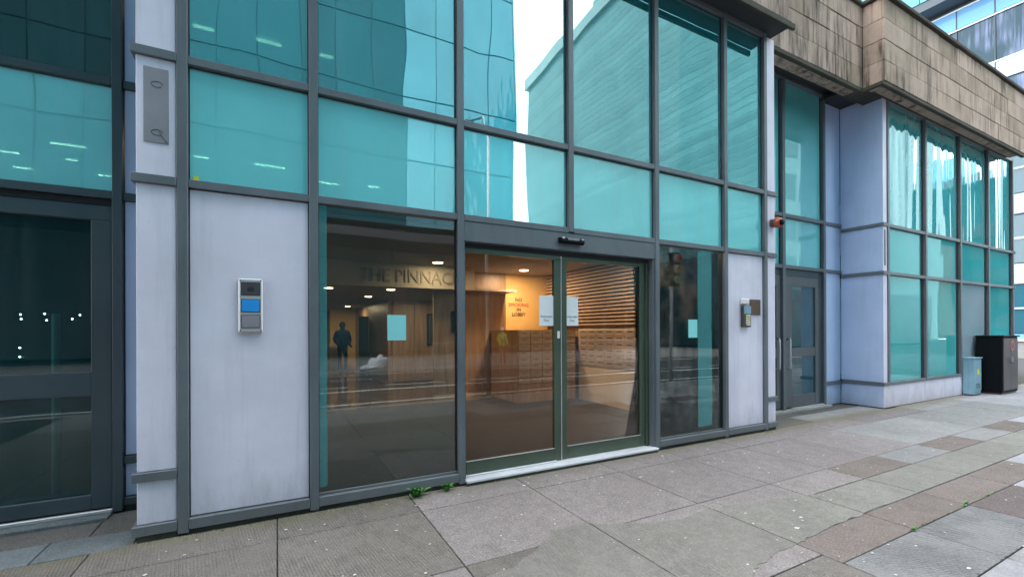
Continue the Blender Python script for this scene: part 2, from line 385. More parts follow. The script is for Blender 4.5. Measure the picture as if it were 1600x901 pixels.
# paving in the two recesses
for x0, x1, y0, y1, mt in ((-3.4, -2.3, -.02, .34, 's_blue'), (-2.3, -1.52, -.02, .34, 's_blue'), (-1.52, -.96, -.02, .34, 's_blue'), (-3.4, -2.1, .34, .66, 's_wet'), (-2.1, -1.3, .34, .66, 's_wet'),
                           (-1.3, -.96, .34, .84, 's_wet'), (7.04, 8.2, .06, .5, 's_wet'), (8.2, 9.4, .06, .5, 's_gry'), (9.4, 10.68, .06, .5, 's_gry'), (7.04, 8.7, .5, .84, 's_wet'), (8.7, 10.68, .5, .84, 's_wet')):
    slab(x0, x1, y0, y1, M[mt])

# cement patch, laid over the slabs with tooled joints on the slab lines
PATCH = [(1.02, -1.78), (1.2, -1.65), (1.44, -1.62), (1.73, -1.46), (1.93, -1.31), (2.14, -1.29), (2.26, -1.31), (2.37, -1.39), (2.61, -1.51), (2.82, -1.61), (3.06, -1.62), (3.4, -1.6), (3.8, -1.66), (4.19, -1.75), (4.6, -1.86),
         (4.9, -1.9), (4.9, -2.29), (4.0, -2.31), (3.35, -2.35), (3.11, -2.36), (2.9, -2.4), (2.6, -2.5), (2.2, -2.62), (1.8, -2.7), (1.2, -2.6), (.95, -2.3), (.9, -2.0)]
def jit(poly):
    out = []
    for i in range(len(poly)):
        a = Vector(poly[i]); b = Vector(poly[(i+1) % len(poly)]); n = 16
        for k in range(n):
            p = a.lerp(b, k/n); q = noise.noise(Vector((p.x*7, p.y*7, 3)))*.035; out.append(Vector((p.x+q, p.y+noise.noise(Vector((p.x*9, p.y*9, 8)))*.03+noise.noise(Vector((p.x*34, p.y*34, 5)))*.02)))
    return out
def clip(poly, ax, val, keep_less):
    out = []
    for i in range(len(poly)):
        a, b = poly[i], poly[(i+1) % len(poly)]
        ia = (a[ax] <= val) == keep_less; ib = (b[ax] <= val) == keep_less
        if ia: out.append(a)
        if ia != ib:
            t = (val-a[ax])/(b[ax]-a[ax]); out.append(a.lerp(b, t))
    return out
pp = jit(PATCH)
for x0, x1 in ((.5, 2.28), (2.28, 3.42), (3.42, 4.5), (4.5, 5.4)):
    q = clip(clip(pp, 0, x0+.006, False), 0, x1-.006, True)
    if len(q) < 3: continue
    bm = bmesh.new(); c = sum(q, Vector((0, 0)))/len(q)
    top = [bm.verts.new((p.x-c.x, p.y-c.y, .004)) for p in q]; bot = [bm.verts.new((p.x-c.x, p.y-c.y, -.01)) for p in q]
    bm.faces.new(top); n = len(q)
    for i in range(n): bm.faces.new((bot[i], bot[(i+1) % n], top[(i+1) % n], top[i]))
    bmesh.ops.triangulate(bm, faces=[x for x in bm.faces if len(x.verts) > 4])
    tag(link('cement_patch', mesh_from(bm, 'cement_patch'), M['s_comb'] if x0 in (.5, 2.28) else M['s_con'], (c.x, c.y, 0), pav), 'green grey cement patch with an uneven edge')
# gum spots trodden into the slabs
bm = bmesh.new()
for i in range(330):
    x = random.uniform(-.8, 13) if i % 3 else random.uniform(-.8, 6); y = random.uniform(-3.4, -.08)
    rr = random.uniform(.004, .013) * (1 if random.random() < .8 else 1.6); n = 7; th = random.uniform(0, 6)
    el = random.uniform(.6, 1)
    vs = [bm.verts.new((x+rr*math.cos(th+2*math.pi*k/n)*random.uniform(.8, 1.2), y+rr*el*math.sin(th+2*math.pi*k/n), .0065)) for k in range(n)]
    cv = bm.verts.new((x, y, .0085))
    for k in range(n): bm.faces.new((vs[k], vs[(k+1) % n], cv))
tag(link('gum_spots', mesh_from(bm, 'gum_spots'), M['gum'], (0, 0, 0)), 'small white gum spots trodden into the slabs', 'gum', kind='stuff')

# kerb, road, markings, far pavement
k = box('kerb', -40, 22.5, -5.35, -5.205, -.14, .004, M['kerb'], None, .01); tag(k, 'pale granite kerb along the pavement edge', kind='structure')
k = box('road', -60, 90, -14.2, -5.36, -.14, -.12, M['asphalt'], None, 0); tag(k, 'asphalt road in front of the building', kind='structure')
k = box('far_kerb', -60, 32, -14.4, -14.21, -.14, .0, M['kerb'], None, .01); tag(k, 'kerb on the far side of the road', kind='structure')
k = box('far_pavement', -60, 32, -24, -14.41, -.14, -.005, M['s_gry'], None, 0); tag(k, 'pavement on the far side of the road', kind='structure')
bm = bmesh.new()
for x in range(-12, 30, 3): bm_box(bm, x, x+1.9, -9.9, -9.78, -.119, -.115)
bm_box(bm, -40, 22, -6.6, -6.45, -.119, -.115); bm_box(bm, -40, 22, -13.7, -13.6, -.119, -.115)
bm_box(bm, 1, 19, -8.95, -8.75, -.119, -.115); bm_box(bm, -6, 3, -12.0, -11.9, -.119, -.115)
tag(link('road_markings', mesh_from(bm, 'rm'), M['roadline'], (0, 0, 0)), 'white painted road markings', kind='structure')
k = box('side_road', 22.6, 38, -5.1, 60, -.14, -.1, M['asphalt'], None, 0); tag(k, 'side road between the two glass buildings', kind='structure')
k = box('side_kerb', 20.2, 20.35, .9, 40, -.14, .006, M['kerb'], None, .01); tag(k, 'pale kerb at the corner of the side road', kind='structure')
k = box('side_pavement', 18.2, 22.4, 1.25, 40, -.14, -.006, M['s_lav'], None, 0); tag(k, 'pale pavement beside the side road', kind='structure')
k = box('opposite_pavement', 38.01, 39.95, -5, 45, -.14, .0, M['s_gry'], None, 0); tag(k, 'pavement below the blue glass office block', kind='structure')

# ================================================================== MAIN BUILDING
B = empty('glass_fronted_building', (3, 0, 0), 'glass fronted building with teal panes, lavender panels and sandstone parapet', 'building')
PX = [-.651, .292, 1.681, 3.066, 4.445, 5.827, 6.773]
T1, T2, TB, TOP = 3.739, 2.766, .09, 6.2
hw = .036
for i, x in enumerate(PX):
    z0 = T2-.02 if i == 3 else .02
    box('mullion', x-hw, x+hw, -.004, .11, z0, TOP+.03, M['frame'], B, .004)
for i in range(6):
    a, b = PX[i]+hw, PX[i+1]-hw
    for z in (T1, T2, TOP): box('transom', a+.001, b-.001, .002, .1, z-.032, z+.032, M['frame'], B, .003)
    if i in (0, 1, 4, 5):
        box('bottom_rail', a+.001, b-.001, -.008, .1, TB-.045, TB+.04, M['frame'], B, .004)
        box('plinth_strip', a+.001, b-.001, .02, .1, -.012, .044, M['plinth'], B, .004)
    g = .006
    pane('glass_pane', a+g, b-g, .052, T1+.034, TOP-.034, M['g_top'], B)
    pane('glass_pane', a+g, b-g, .052, T2+.034, T1-.034, M['g_row'], B)
    # black gaskets round the panes
    for (z0, z1) in ((T1+.033, TOP-.033), (T2+.033, T1-.033)):
        box('gasket_dark_edge', a+.0005, a+g+.002, .045, .07, z0, z1, M['rubber'], B, 0); box('gasket_dark_edge', b-g-.002, b-.0005, .045, .07, z0, z1, M['rubber'], B, 0)
        box('gasket_dark_edge', a+g+.003, b-g-.003, .045, .07, z1-.008, z1-.0005, M['rubber'], B, 0)
# cladding panels of the ground floor
for i, nm in ((0, 'cladding_panel'), (5, 'cladding_panel')):
    a, b = PX[i]+hw, PX[i+1]-hw
    box(nm, a+.006, b-.006, .035, .08, TB+.046, T2-.038, M['panel'], B, .004)
    box('gasket_dark_edge', a+.0005, b-.0005, .06, .09, TB+.042, T2-.034, M['rubber'], B, 0)
# clear windows
for i in (1, 4):
    a, b = PX[i]+hw, PX[i+1]-hw
    pane('glass_pane', a+.006, b-.006, .052, TB+.042, T2-.034, M['g_win'], B)
    box('glazing_bead', a+.001, b-.001, .035, .052, TB+.041, TB+.062, M['frame'], B, .002)
    box('gasket_dark_edge', a+.0005, a+.008, .04, .09, TB+.063, T2-.033, M['rubber'], B, 0); box('gasket_dark_edge', b-.008, b-.0005, .04, .09, TB+.063, T2-.033, M['rubber'], B, 0)
# columns at both ends (lavender, with wrapping rails)
def column(x0, x1, outer):
    zs = [(.13, .465), (.53, T2-.034), (T2+.034, T1-.034), (T1+.034, TOP)]
    for z0, z1 in zs: box('cladding_panel', x0, x1, .022, .845, z0, z1, M['panel'], B, .005)
    xa, xb = (x0-.028, x1+.004) if outer < 0 else (x0-.004, x1+.028)
    for z in (.495, T2, T1): box('wrap_rail', xa, xb, -.006, .846, z-.034, z+.034, M['frame'], B, .004)
    box('wrap_rail', xa, xb, -.006, .846, .05, .128, M['frame'], B, .004)
    box('plinth_strip', x0, x1, .015, .84, -.012, .049, M['plinth'], B, .004)
    box('gasket_dark_edge', (x1 if outer < 0 else x0-.004), (x1+.004 if outer < 0 else x0), .03, .1, .13, TOP, M['rubber'], B, 0)
column(-.94, -.692, -1); column(6.815, 7.035, 1)
v = box('vent_plate', -.892, -.738, .014, .026, 3.05, 3.627, M['steel'], B, .003)
# swirls scratched into the plate
for cx, cz in ((-.81, 3.5), (-.81, 3.13)):
    tube('scratch_ring', [(cx+.035*math.cos(a)*1.0, .013, cz+.022*math.sin(a)) for a in [k*.35 for k in range(17)]], .0022, M['cabg'], v, 5)
tube('scratch_ring', [(-.80, .013, 3.15), (-.77, .013, 3.09), (-.745, .013, 3.055)], .003, M['cabg'], v, 5)
box('air_vent', 10.69+.045, 10.69+.09, .078, .098, 2.86, 3.58, M['cabg'], B, .003)

# fascia / soffit over the main front
box('soffit', -9, 7.0, -.285, .98, TOP+.034, TOP+.1, M['dark'], B, .004)
box('drip_edge', -4.5, 7.0, -.335, -.29, 6.15, 6.235, M['coping'], B, .006)
# sandstone blocks
def stones(x0, x1, y0, y1, zb, n, ch, wd, ret=None):
    for c in range(n):
        x = x0 if c % 2 == 0 else x0 - wd*.45
        while x < x1:
            a, b = max(x, x0), min(x+wd*random.uniform(.85, 1.15), x1); x = b if b > a else x+wd
            if b - a < .06: continue
            o = box('stone_block', a+.006, b-.006, y0+random.uniform(-.006, .006), y1, zb+c*ch+.0055, zb+(c+1)*ch-.0055, M['stone'], B, .004)
ZB = 6.17; CH = .385
stones(-1.2, 6.95, -.28, .02, 6.24, 4, CH, .95)
stones(6.96, 9.9, .07, .4, ZB, 4, CH, .95)
stones(9.9, 17.45, -.27, .03, ZB, 4, CH, .92)
for c in range(4):   # the return of the bay parapet
    for y0, y1 in (((-.262, -.1), (-.1, .066)) if c % 2 else ((-.262, .066),)):
        box('stone_block', 9.897, 10.2, y0+.035, y1, ZB+c*CH+.004, ZB+(c+1)*CH-.004, M['stone'], B, .003)
box('mortar_core', 6.99, 17.3, .1, .42, ZB+.02, ZB+4*CH-.01, M['dirt'], B, 0)
box('mortar_core', 9.93, 17.4, -.235, .09, ZB+.02, ZB+4*CH-.01, M['dirt'], B, 0)
box('mortar_core', -1.2, 6.92, -.25, .09, 6.25, 6.24+4*CH-.01, M['dirt'], B, 0)
box('coping', 6.99, 9.8, .02, .5, ZB+4*CH, ZB+4*CH+.07, M['coping'], B, .01)
box('coping', 9.82, 17.52, -.33, .5, ZB+4*CH+.002, ZB+4*CH+.075, M['coping'], B, .01)
box('drip_edge', 6.97, 9.86, .062, .14, ZB-.07, ZB-.003, M['coping'], B, .006)
box('drip_edge', 9.87, 17.47, -.265, -.19, ZB-.07, ZB-.003, M['coping'], B, .006)
box('drip_edge', 9.87, 9.95, -.189, .14, ZB-.071, ZB-.0035, M['coping'], B, .006)
box('soffit', 6.97, 10.0, .142, 1.0, 6.46, 6.5, M['dark'], B, 0)
box('soffit', 9.96, 17.4, -.188, .3, 6.26, 6.3, M['dark'], B, 0)
box('soffit', 9.952, 10.72, .142, 1.0, 6.3, 6.34, M['dark'], B, 0)
box('roof_deck', -9, 18.0, .5, 16, 7.3, 7.5, M['dark'], B, 0)

# ---- left recess (dark door)
RY = .85
box('mullion', -1.276, -1.208, RY-.05, RY+.1, .02, TOP+.03, M['framed'], B, .004)
for z in (3.80, 2.80): box('transom', -3.6, -1.278, RY-.045, RY+.08, z-.035, z+.035, M['framed'], B, .004)
pane('glass_pane', -3.6, -1.282, RY, 3.84, TOP, M['g_dark'], B); pane('glass_pane', -3.6, -1.282, RY, 2.84, 3.76, M['g_row'], B)
for z0, z1 in ((.13, .42), (.495, 2.765), (2.84, 3.765), (3.84, TOP)): box('cladding_panel', -1.2, -.942, RY+.01, RY+.06, z0, z1, M['panel_blued'], B, .004)
for z in (3.80, 2.80, .455, .09): box('transom', -1.204, -.9425, RY-.02, RY+.08, z-.035, z+.035, M['framed'], B, .004)
box('plinth_strip', -1.205, -.943, RY, RY+.08, -.012, .054, M['plinth'], B, .004)
Dl = box('hinged_door', -3.4, -1.285, RY-.01, RY+.05, 2.575, 2.705, M['framed'], B, .004); Dl['label'] = 'dark grey framed glazed door in the left recess'
box('door_head_gap', -3.5, -1.28, RY+.0, RY+.09, 2.71, 2.763, M['rubber'], B, 0)
box('stile', -1.425, -1.286, RY-.012, RY+.05, .06, 2.574, M['framed'], Dl, .004)
box('mid_rail', -3.4, -1.426, RY-.010, RY+.05, 1.045, 1.25, M['framed'], Dl, .004)
box('bottom_rail', -3.4, -1.426, RY-.011, RY+.05, .06, .185, M['framed'], Dl, .004)
pane('glass_pane', -3.4, -1.428, RY+.02, .187, 1.043, M['g_dark'], Dl); pane('glass_pane', -3.4, -1.428, RY+.02, 1.252, 2.573, M['g_dark'], Dl)
box('threshold', -3.4, -1.28, RY-.17, RY+.05, -.014, .02, M['s_blue'], B, .004)
box('threshold_strip', -3.4, -1.28, RY-.05, RY-.013, .021, .05, M['alu'], B, .003)

# ---- right recess (grey door pair)
for xa, xb in ((8.56, 8.65), (9.97, 10.05)): box('mullion', xa, xb, RY-.05, RY+.1, .02, 6.4, M['frame'], B, .004)
for z in (3.79, 2.80): box('transom', 7.04, 8.558, RY-.045, RY+.08, z-.034, z+.034, M['frame'], B, .004); box('transom', 8.652, 9.968, RY-.045, RY+.08, z-.034, z+.034, M['frame'], B, .004); box('transom', 10.052, 10.70, RY-.03, RY+.08, z-.034, z+.034, M['frame'], B, .004)
box('transom', 7.04, 10.70, RY-.052, RY+.08, 6.4, 6.455, M['frame'], B, .004)
for xa, xb in ((7.04, 8.556), (8.654, 9.966)):
    pane('glass_pane', xa, xb, RY+.02, 3.826, 6.398, M['g_row'], B); pane('glass_pane', xa, xb, RY+.02, 2.836, 3.754, M['g_row'], B)
    box('gasket_dark_edge', xb-.012, xb, RY+.012, RY+.04, 2.84, 6.39, M['rubber'], B, 0)
for z0, z1 in ((.01, .42), (.495, 2.764), (2.836, 3.754), (3.826, 6.3)):
    box('cladding_panel', 10.052, 10.69, RY+.0, RY+.05, z0, z1, M['panel_blued'], B, .004)
box('transom', 10.052, 10.698, RY-.03, RY+.08, .422, .49, M['frame'], B, .004)
def right_door(x0, x1, hx, lab, sw=.26):
    d = box('hinged_door', x0, x1, RY+.0, RY+.05, 2.44, 2.63, M['grey_door'], B, .004); d['label'] = lab
    for a, b in ((x0, x0+sw), (x1-.13, x1)): box('stile', a, b, RY-.002, RY+.05, .07, 2.438, M['grey_door'], d, .004)
    box('mid_rail', x0+sw+.001, x1-.131, RY-.001, RY+.05, 1.05, 1.23, M['grey_door'], d, .004)
    box('bottom_rail', x0+sw+.001, x1-.131, RY-.001, RY+.05, .07, .3, M['grey_door'], d, .004)
    pane('glass_pane', x0+sw, x1-.13, RY+.02, .302, 1.048, M['g_rdoor'], d); pane('glass_pane', x0+sw, x1-.13, RY+.02, 1.232, 2.438, M['g_rdoor'], d)
    tube('handle', [(hx, RY, 1.4), (hx, RY-.07, 1.42), (hx, RY-.08, 1.38), (hx, RY-.08, .86), (hx, RY-.07, .82), (hx, RY, .84)], .014, M['alu'], d, 8)
right_door(7.5, 8.55, 8.40, 'grey door leaf beside the right column, mostly hidden, with curved pull handle')
right_door(8.66, 9.86, 8.74, 'grey door leaf with two teal glass lights')
box('door_frame', 9.862, 9.967, RY+.0, RY+.09, .02, 2.76, M['framed'], B, .003)
box('door_head', 7.5, 9.861, RY+.0, RY+.09, 2.634, 2.764, M['framed'], B, .003)
box('threshold', 7.1, 10.12, RY-.12, RY+.06, -.012, .04, M['kerb'], B, .004); box('threshold_strip', 8.86, 10.12, RY-.05, RY-.01, .041, .066, M['alu'], B, .003)
bm = bmesh.new()
# ---- bay
BX = [10.9, 12.6, 14.45, 16.2, 17.95]; BY = .1; b1, b2, bs, bt = 3.68, 2.715, .487, 6.21
for z0, z1 in ((.015, bs-.035), (bs+.035, b2-.035), (b2+.035, b1-.035), (b1+.035, 6.29)):
    box('cladding_panel', 10.692, 10.84, BY-.01, .845, z0, z1, M['panel_blued'], B, .006)
    box('corner_panel', 10.6925, 10.84, BY-.016, BY-.0105, z0+.002, z1-.002, M['panel'], B, 0)  # thin front skin keeps the cladding colour without the painted-in blue
for z in (bs, b2, b1): box('wrap_rail', 10.66, 10.856, BY-.04, .82, z-.034, z+.034, M['frame'], B, .004)
for i, x in enumerate(BX):
    box('mullion', x-.04, x+.04, BY-.03, BY+.1, bs-.03, bt+.03, M['frame'], B, .004)
for i in range(4):
    a, b = BX[i]+.041, BX[i+1]-.041
    for z in (b1, b2, bs, bt): box('transom', a, b, BY-.025, BY+.09, z-.032, z+.032, M['frame'], B, .003)
    pane('glass_pane', a+.004, b-.004, BY+.03, b1+.034, bt-.034, M['g_baytop'], B)
    pane('glass_pane', a+.004, b-.004, BY+.03, b2+.034, b1-.034, M['g_bay'], B)
    pane('glass_pane', a+.004, b-.004, BY+.03, bs+.034, b2-.034, M['g_grey'] if i == 2 else M['g_bay'], B)
    box('plinth_panel', BX[i]-.03 if i else 10.86, BX[i+1]-.034, BY-.002, BY+.09, .012, bs-.034, M['panel'], B, .004)
    for z0, z1 in ((bs+.034, b2-.034), (b2+.034, b1-.034), (b1+.034, bt-.034)):
        gw = .10 if z0 < 3.6 else .05
        box('gasket_dark_edge', b-gw, b, BY+.02, BY+.05, z0, z1, M['rubber'], B, 0)  # widened past the gasket to paint in the dark reflection of the mullion
for z in (b1, b2): box('wrap_rail', 17.992, 18.08, BY-.04, BY+.6, z-.034, z+.034, M['frame'], B, .004)
box('plinth_strip', 10.72, 17.95, BY+.01, BY+.08, -.012, .011, M['plinth'], B, 0)
pane('glass_pane', 17.99, 18.0, BY+.03, .5, bt, M['g_baytop'], B, 1.2)
box('side_wall', 17.93, 17.985, BY+.14, 14, 0, 7.3, M['panel_blued'], B, 0)

# ---- entrance: header, jambs, sliding doors, sill
a, b = PX[2]+hw, PX[4]-hw
box('door_header', a+.001, b-.001, .008, .3, 2.525, T2-.033, M['frame'], B, .005)
box('header_shadow', a+.001, b-.001, .1, .3, 2.475, 2.524, M['rubber'], B, 0)  # dark filler in place of the shadow below the header
box('door_jamb', b-.03, b-.001, .02, .3, .03, 2.524, M['frame'], B, .003)
box('door_jamb', b-.075, b-.031, .09, .3, .03, 2.474, M['green'], B, .003)
box('door_jamb', a+.001, a+.02, .03, .3, .03, 2.524, M['framed'], B, .003)
def sliding(x0, x1, y, gl0, gl1, lab):
    d = box('sliding_door', x0, x1, y, y+.045, 2.425, 2.475, M['green'], B, .003); d['label'] = lab
    box('stile', x0, gl0, y-.001, y+.045, .062, 2.4245, M['green'], d, .004); box('stile', gl1, x1, y-.001, y+.045, .062, 2.4245, M['green'], d, .004)
    box('bottom_rail', gl0+.0005, gl1-.0005, y-.0005, y+.045, .062, .205, M['green'], d, .004)
    box('glazing_bead', gl0+.0005, gl1-.0005, y-.006, y+.002, .206, .216, M['alu'], d, 0)
    pane('glass_pane', gl0, gl1, y+.018, .2065, 2.424, M['g_door'], d, .008); return d
d1 = sliding(a+.022, 2.975, .105, a+.05, 2.885, 'left sliding glass door leaf in a green frame')
d2 = sliding(2.985, b-.077, .118, 3.075, 4.24, 'right sliding glass door leaf in a green frame')
box('brush_strip', 2.976, 2.984, .095, .12, .065, 2.47, M['alu'], d1, 0)
box('lock_plate', 2.925, 2.962, .096, .104, 1.50, 1.585, M['cream'], d1, .002)
s = box('door_sill', a+.003, b-.003, -.05, .2, .03, .056, M['sillm'], B, .004)
box('sill_bed', a+.003, b-.003, -.042, .1, -.012, .029, M['plinth'], B, .004)
box('sill_rail', a+.03, 2.9, .07, .1, .0585, .072, M['alu'], s, .002)

# ---- lobby interior (built where it stands)
box('lobby_floor', -.6, 6.3, .15, 5.2, -.012, .004, M['carpet'], B, 0)
box('lobby_floor', -.6, 5.05, 5.2, 19, -.012, .002, M['tile'], B, 0)
box('lobby_ceiling', -.6, 6.3, 1.6, 5.0, 3.0, 3.05, M['ceil'], B, 0)
box('lobby_ceiling', -.6, 5.05, 5.02, 19, 2.5, 2.55, M['ceil'], B, 0)
box('bulkhead', -.6, 3.95, 4.97, 5.015, 2.5, 2.999, M['plaster'], B, 0)
box('lobby_ceiling', 3.952, 6.3, 4.97, 5.7, 3.001, 3.05, M['ceil'], B, 0)
box('lobby_wall', -.7, -.6, .15, 19, 0, 3.05, M['plaster'], B, 0)
box('lobby_wall', -.6, 5.05, 19, 19.1, 0, 2.6, M['wood'], B, 0)
for k_ in range(5): box('wall_panel', -.5+1.1*k_, .56+1.1*k_, 18.94, 18.995, .1, 2.45, M['wood'], B, .008)
box('lobby_wall', 5.052, 5.12, 5.7, 19, 0, 2.6, M['wood'], B, 0)
box('lobby_wall', 6.3, 6.4, .9, 5.8, 0, 3.05, M['wood'], B, 0)
box('lobby_wall', 5.06, 6.3, 5.6, 5.7, 0, 3.0, M['yplaster'], B, 0)
box('wall_panel', 3.96, 5.055, 5.6, 5.7, 0, 2.999, M['wood'], B, .004)
box('wall_panel', 3.2, 3.94, 5.62, 5.7, 0, 2.499, M['wood'], B, .004)
box('lobby_wall', -.6, .30, .2, .26, 0, 3.0, M['tealsolid'], B, 0)
pane('lit_column_strip', .336, .402, .049, .2, T2-.034, M['g_lit_strip'], B, .002)  # teal strip on the glass stands in for the brightly lit pier behind
pane('lit_column_strip', 5.27, 5.56, .049, .22, T2-.034, M['g_lit_strip'], B, .002)  # likewise for the brightly lit column behind this window
box('skirting', 3.2, 4.68, 5.59, 5.598, .005, .11, M['plaster'], B, 0)
# panelled walls in the deep part of the lobby
for k_ in range(4):
    box('wall_panel', -.595, -.56, 5.4+3.3*k_, 8.5+3.3*k_, .1, 2.45, M['wood'], B, .006)
box('lobby_wall', 2.9, 2.99, 9, 18.9, 0, 2.499, M['wood'], B, 0)
box('lobby_wall', 2.995, 5.05, 9.02, 9.1, 0, 2.499, M['wood'], B, 0)
for k_ in range(3): box('wall_panel', 3.02+.68*k_, 3.66+.68*k_, 8.98, 9.015, .08, 2.4, M['wood'], B, .006)
box('door_reveal', 2.55, 2.88, 12.0, 12.1, 0, 2.1, M['framed'], B, 0)
box('wall_panel', 1.9, 2.88, 15.0, 15.08, 0, 2.499, M['yplaster'], B, 0)
# behind window two; the teal strip on its glass stands in for the lit column
box('lobby_ceiling', 4.5, 6.3, .3, 1.598, 3.0, 3.05, M['ceil'], B, 0)
box('lobby_wall', 5.62, 6.19, 1.2, 1.26, 0, 2.999, M['plaster'], B, 0)
box('cupboard_door', 5.65, 5.9, 1.17, 1.199, .1, 2.0, M['wood'], B, .004); box('cupboard_door', 5.92, 6.17, 1.17, 1.199, .1, 2.0, M['wood'], B, .004)
# horizontal timber slats on the right wall
for k_ in range(17):
    z = 1.70 + k_*.077
    o = box('wall_slat', 6.2, 6.26, 1.3, 5.55, z, z+.036, M['pale_slat'], B, .003)
box('slat_backing', 6.265, 6.298, 1.3, 5.55, 1.66, 3.0, M['brown_back'], B, 0)
text('wall_lettering', 'THE PINNACLE', .36, M['letter'], (2.6, 4.955, 2.72), B, th=.008, width=2.25)
text('wall_sign', 'NO', .13, M['ink'], (5.42, 5.588, 2.36), B); text('wall_sign', 'SMOKING', .13, M['red_ink'], (5.42, 5.588, 2.23), B)
text('wall_sign', 'IN', .13, M['ink'], (5.42, 5.588, 2.11), B); text('wall_sign', 'LOBBY', .13, M['ink'], (5.42, 5.588, 1.99), B)
# upper floor room
for xa, xb, yy in ((-9, -.95, 2.6), (-.948, 7.04, 1.6), (7.042, 10.84, 1.0), (10.842, 17.9, .25)):
    box('upper_floor', xa, xb, yy, 16, 3.06, 3.2, M['darkroom'], B, 0); box('upper_ceiling', xa, xb, yy, 16, 6.03, 6.1, M['darkroom'], B, 0)
box('upper_wall', -9, 17.9, 16, 16.1, 3.2, 6.03, M['darkroom'], B, 0)
box('inner_wall', -9, -1.0, 8, 8.1, 0, 3.06, M['darkroom'], B, 0); box('inner_floor', -9, -.98, .91, 8, -.012, .004, M['carpet'], B, 0)
box('inner_wall', -.975, -.94, .87, 12, 0, 3.06, M['darkroom'], B, 0)
box('inner_wall', -9.1, -9, .9, 8.1, 0, 6, M['darkroom'], B, 0)
box('inner_floor', 7.05, 17.8, 1.0, 8, -.012, .004, M['carpet'], B, 0); box('inner_wall', 7.05, 17.8, 6, 6.1, 0, 3.06, M['darkroom'], B, 0)

# ---- mailboxes
MB1 = empty('mailbox_bank', (5.6, 4.2, 0), 'block of brown mailboxes facing the entrance beneath the warm yellow wall', 'mailboxes')
box('carcass', 4.63, 6.18, 4.22, 5.55, 0, 1.60, M['wood'], MB1, .004)
for i in range(5):
    for j in range(8):
        d = box('mailbox_door', 4.66+i*.30, 4.95+i*.30, 4.2, 4.219, .42+j*.145, .55+j*.145, M['mbox'], MB1, .003)
        box('letter_slot', 4.72+i*.30, 4.86+i*.30, 4.197, 4.201, .51+j*.145, .52+j*.145, M['rubber'], d, 0)
MB2 = empty('mailbox_bank', (6.2, 3, 0), 'row of mailboxes with dark slots on the right lobby wall below the slats', 'mailboxes')
box('carcass', 6.18, 6.299, 1.3, 4.1, 0, 1.62, M['plaster'], MB2, .004)
for i in range(9):
    for j in range(6):
        y0 = 1.38+i*.30; z0 = .80+j*.133
        d = box('mailbox_door', 6.165, 6.179, y0, y0+.285, z0, z0+.122, M['mbox'], MB2, .003)
        box('letter_slot', 6.161, 6.1655, y0+.04, y0+.2, z0+.085, z0+.1, M['rubber'], d, 0)

# ---- ceiling lights
M['warm'] = mat_emit('warm_lamp', (1, .66, .32), 5); M['spot'] = mat_emit('spot_lamp', (1, .95, .85), 9); M['tubem'] = mat_emit('fluorescent_tube', (1, .88, .55), 6); M['tubed'] = mat_emit('dim_fluorescent_tube', (1, .85, .55), 2.0)
LAMP = .18
def downlight(x, y, z, lab, r_=.085, watts=16):
    L = empty('downlight', (x, y, z), lab, 'ceiling light', 'round downlights in the lobby ceiling')
    bm = bmesh.new(); cyl_bm(bm, (0, 0, 0), r_+.02, r_+.02, .012); link('ring', mesh_from(bm, 'ring', False), M['cream'], (x, y, z-.006), L)
    bm = bmesh.new(); cyl_bm(bm, (0, 0, 0), r_, r_, .006); link('lamp', mesh_from(bm, 'lamp'), M['warm'], (x, y, z-.016), L)
    ld = bpy.data.lights.new('lamp_light', 'AREA'); ld.shape = 'DISK'; ld.size = .16; ld.energy = watts*LAMP; ld.color = (1, .68, .42)
    lo = bpy.data.objects.new('lamp_light', ld); COL.objects.link(lo); lo.parent = L; lo.location = (0, 0, -.022)
downlight(5.1, 4.75, 3.0, 'round downlight glowing above the no smoking sign', .1, 62)
downlight(2.93, 4.5, 3.0, 'brightest downlight in the left window, just above the bulkhead lettering', .1, 13)
downlight(.95, 5.65, 2.5, 'downlight at the left edge of the left window', watts=20)
downlight(2.12, 7.75, 2.5, 'downlight below the lettering near the middle of the left window', watts=26)
downlight(2.2, 5.5, 2.5, 'downlight just below the bulkhead in the left window, right of the others', watts=20)
downlight(2.3, 12.9, 2.5, 'small downlight deep in the lobby above the person, the right one', watts=40)
downlight(2.05, 15.1, 2.5, 'small downlight deep in the lobby above the person, the left one', watts=40)
downlight(5.4, 1.95, 2.99, 'added downlight hidden behind the right door head, brightening the slats', watts=34)  # extra lamp put in out of view to brighten the slats
downlight(3.9, 7.6, 2.5, 'added downlight for the timber wall, partly hidden behind the mullion between left window and doors', watts=30)  # extra lamp put in to light the timber wall beyond
downlight(4.6, 1.75, 3.0, 'added downlight brightening the space behind the right window', watts=10)  # extra lamp put in to brighten the wall and column there
downlight(5.3, .75, 2.99, 'added downlight close behind the top of the right window', watts=34)  # second lamp put in to brighten what stands behind this window
TUB = [(-4.63, 9.88, -4.02), (-5.94, 11.1, -5.61), (-6.19, 12.4, -5.83), (-4.73, 11.05, -4.52), (-4.41, 12.18, -4.11), (-1.95, 9.33, -1.52), (-2.07, 10.44, -1.66), (-.5, 9.23, .21), (-.56, 10.43, .09), (-1.1, 3.51, -.8),
       (-.26, 3.44, .08), (.62, 3.4, .82), (1.12, 10.02, 1.66), (2.48, 9.75, 2.8), (5.1, 1.72, 5.26), (5.28, 1.93, 5.42), (5.23, 1.1, 5.41), (6.1, 1.98, 6.27), (6.4, 2.26, 6.55), (5.96, 2.76, 6.2), (5.99, 1.17, 6.11), (6.3, .72, 6.38), (6.51, 1.03, 6.7)]
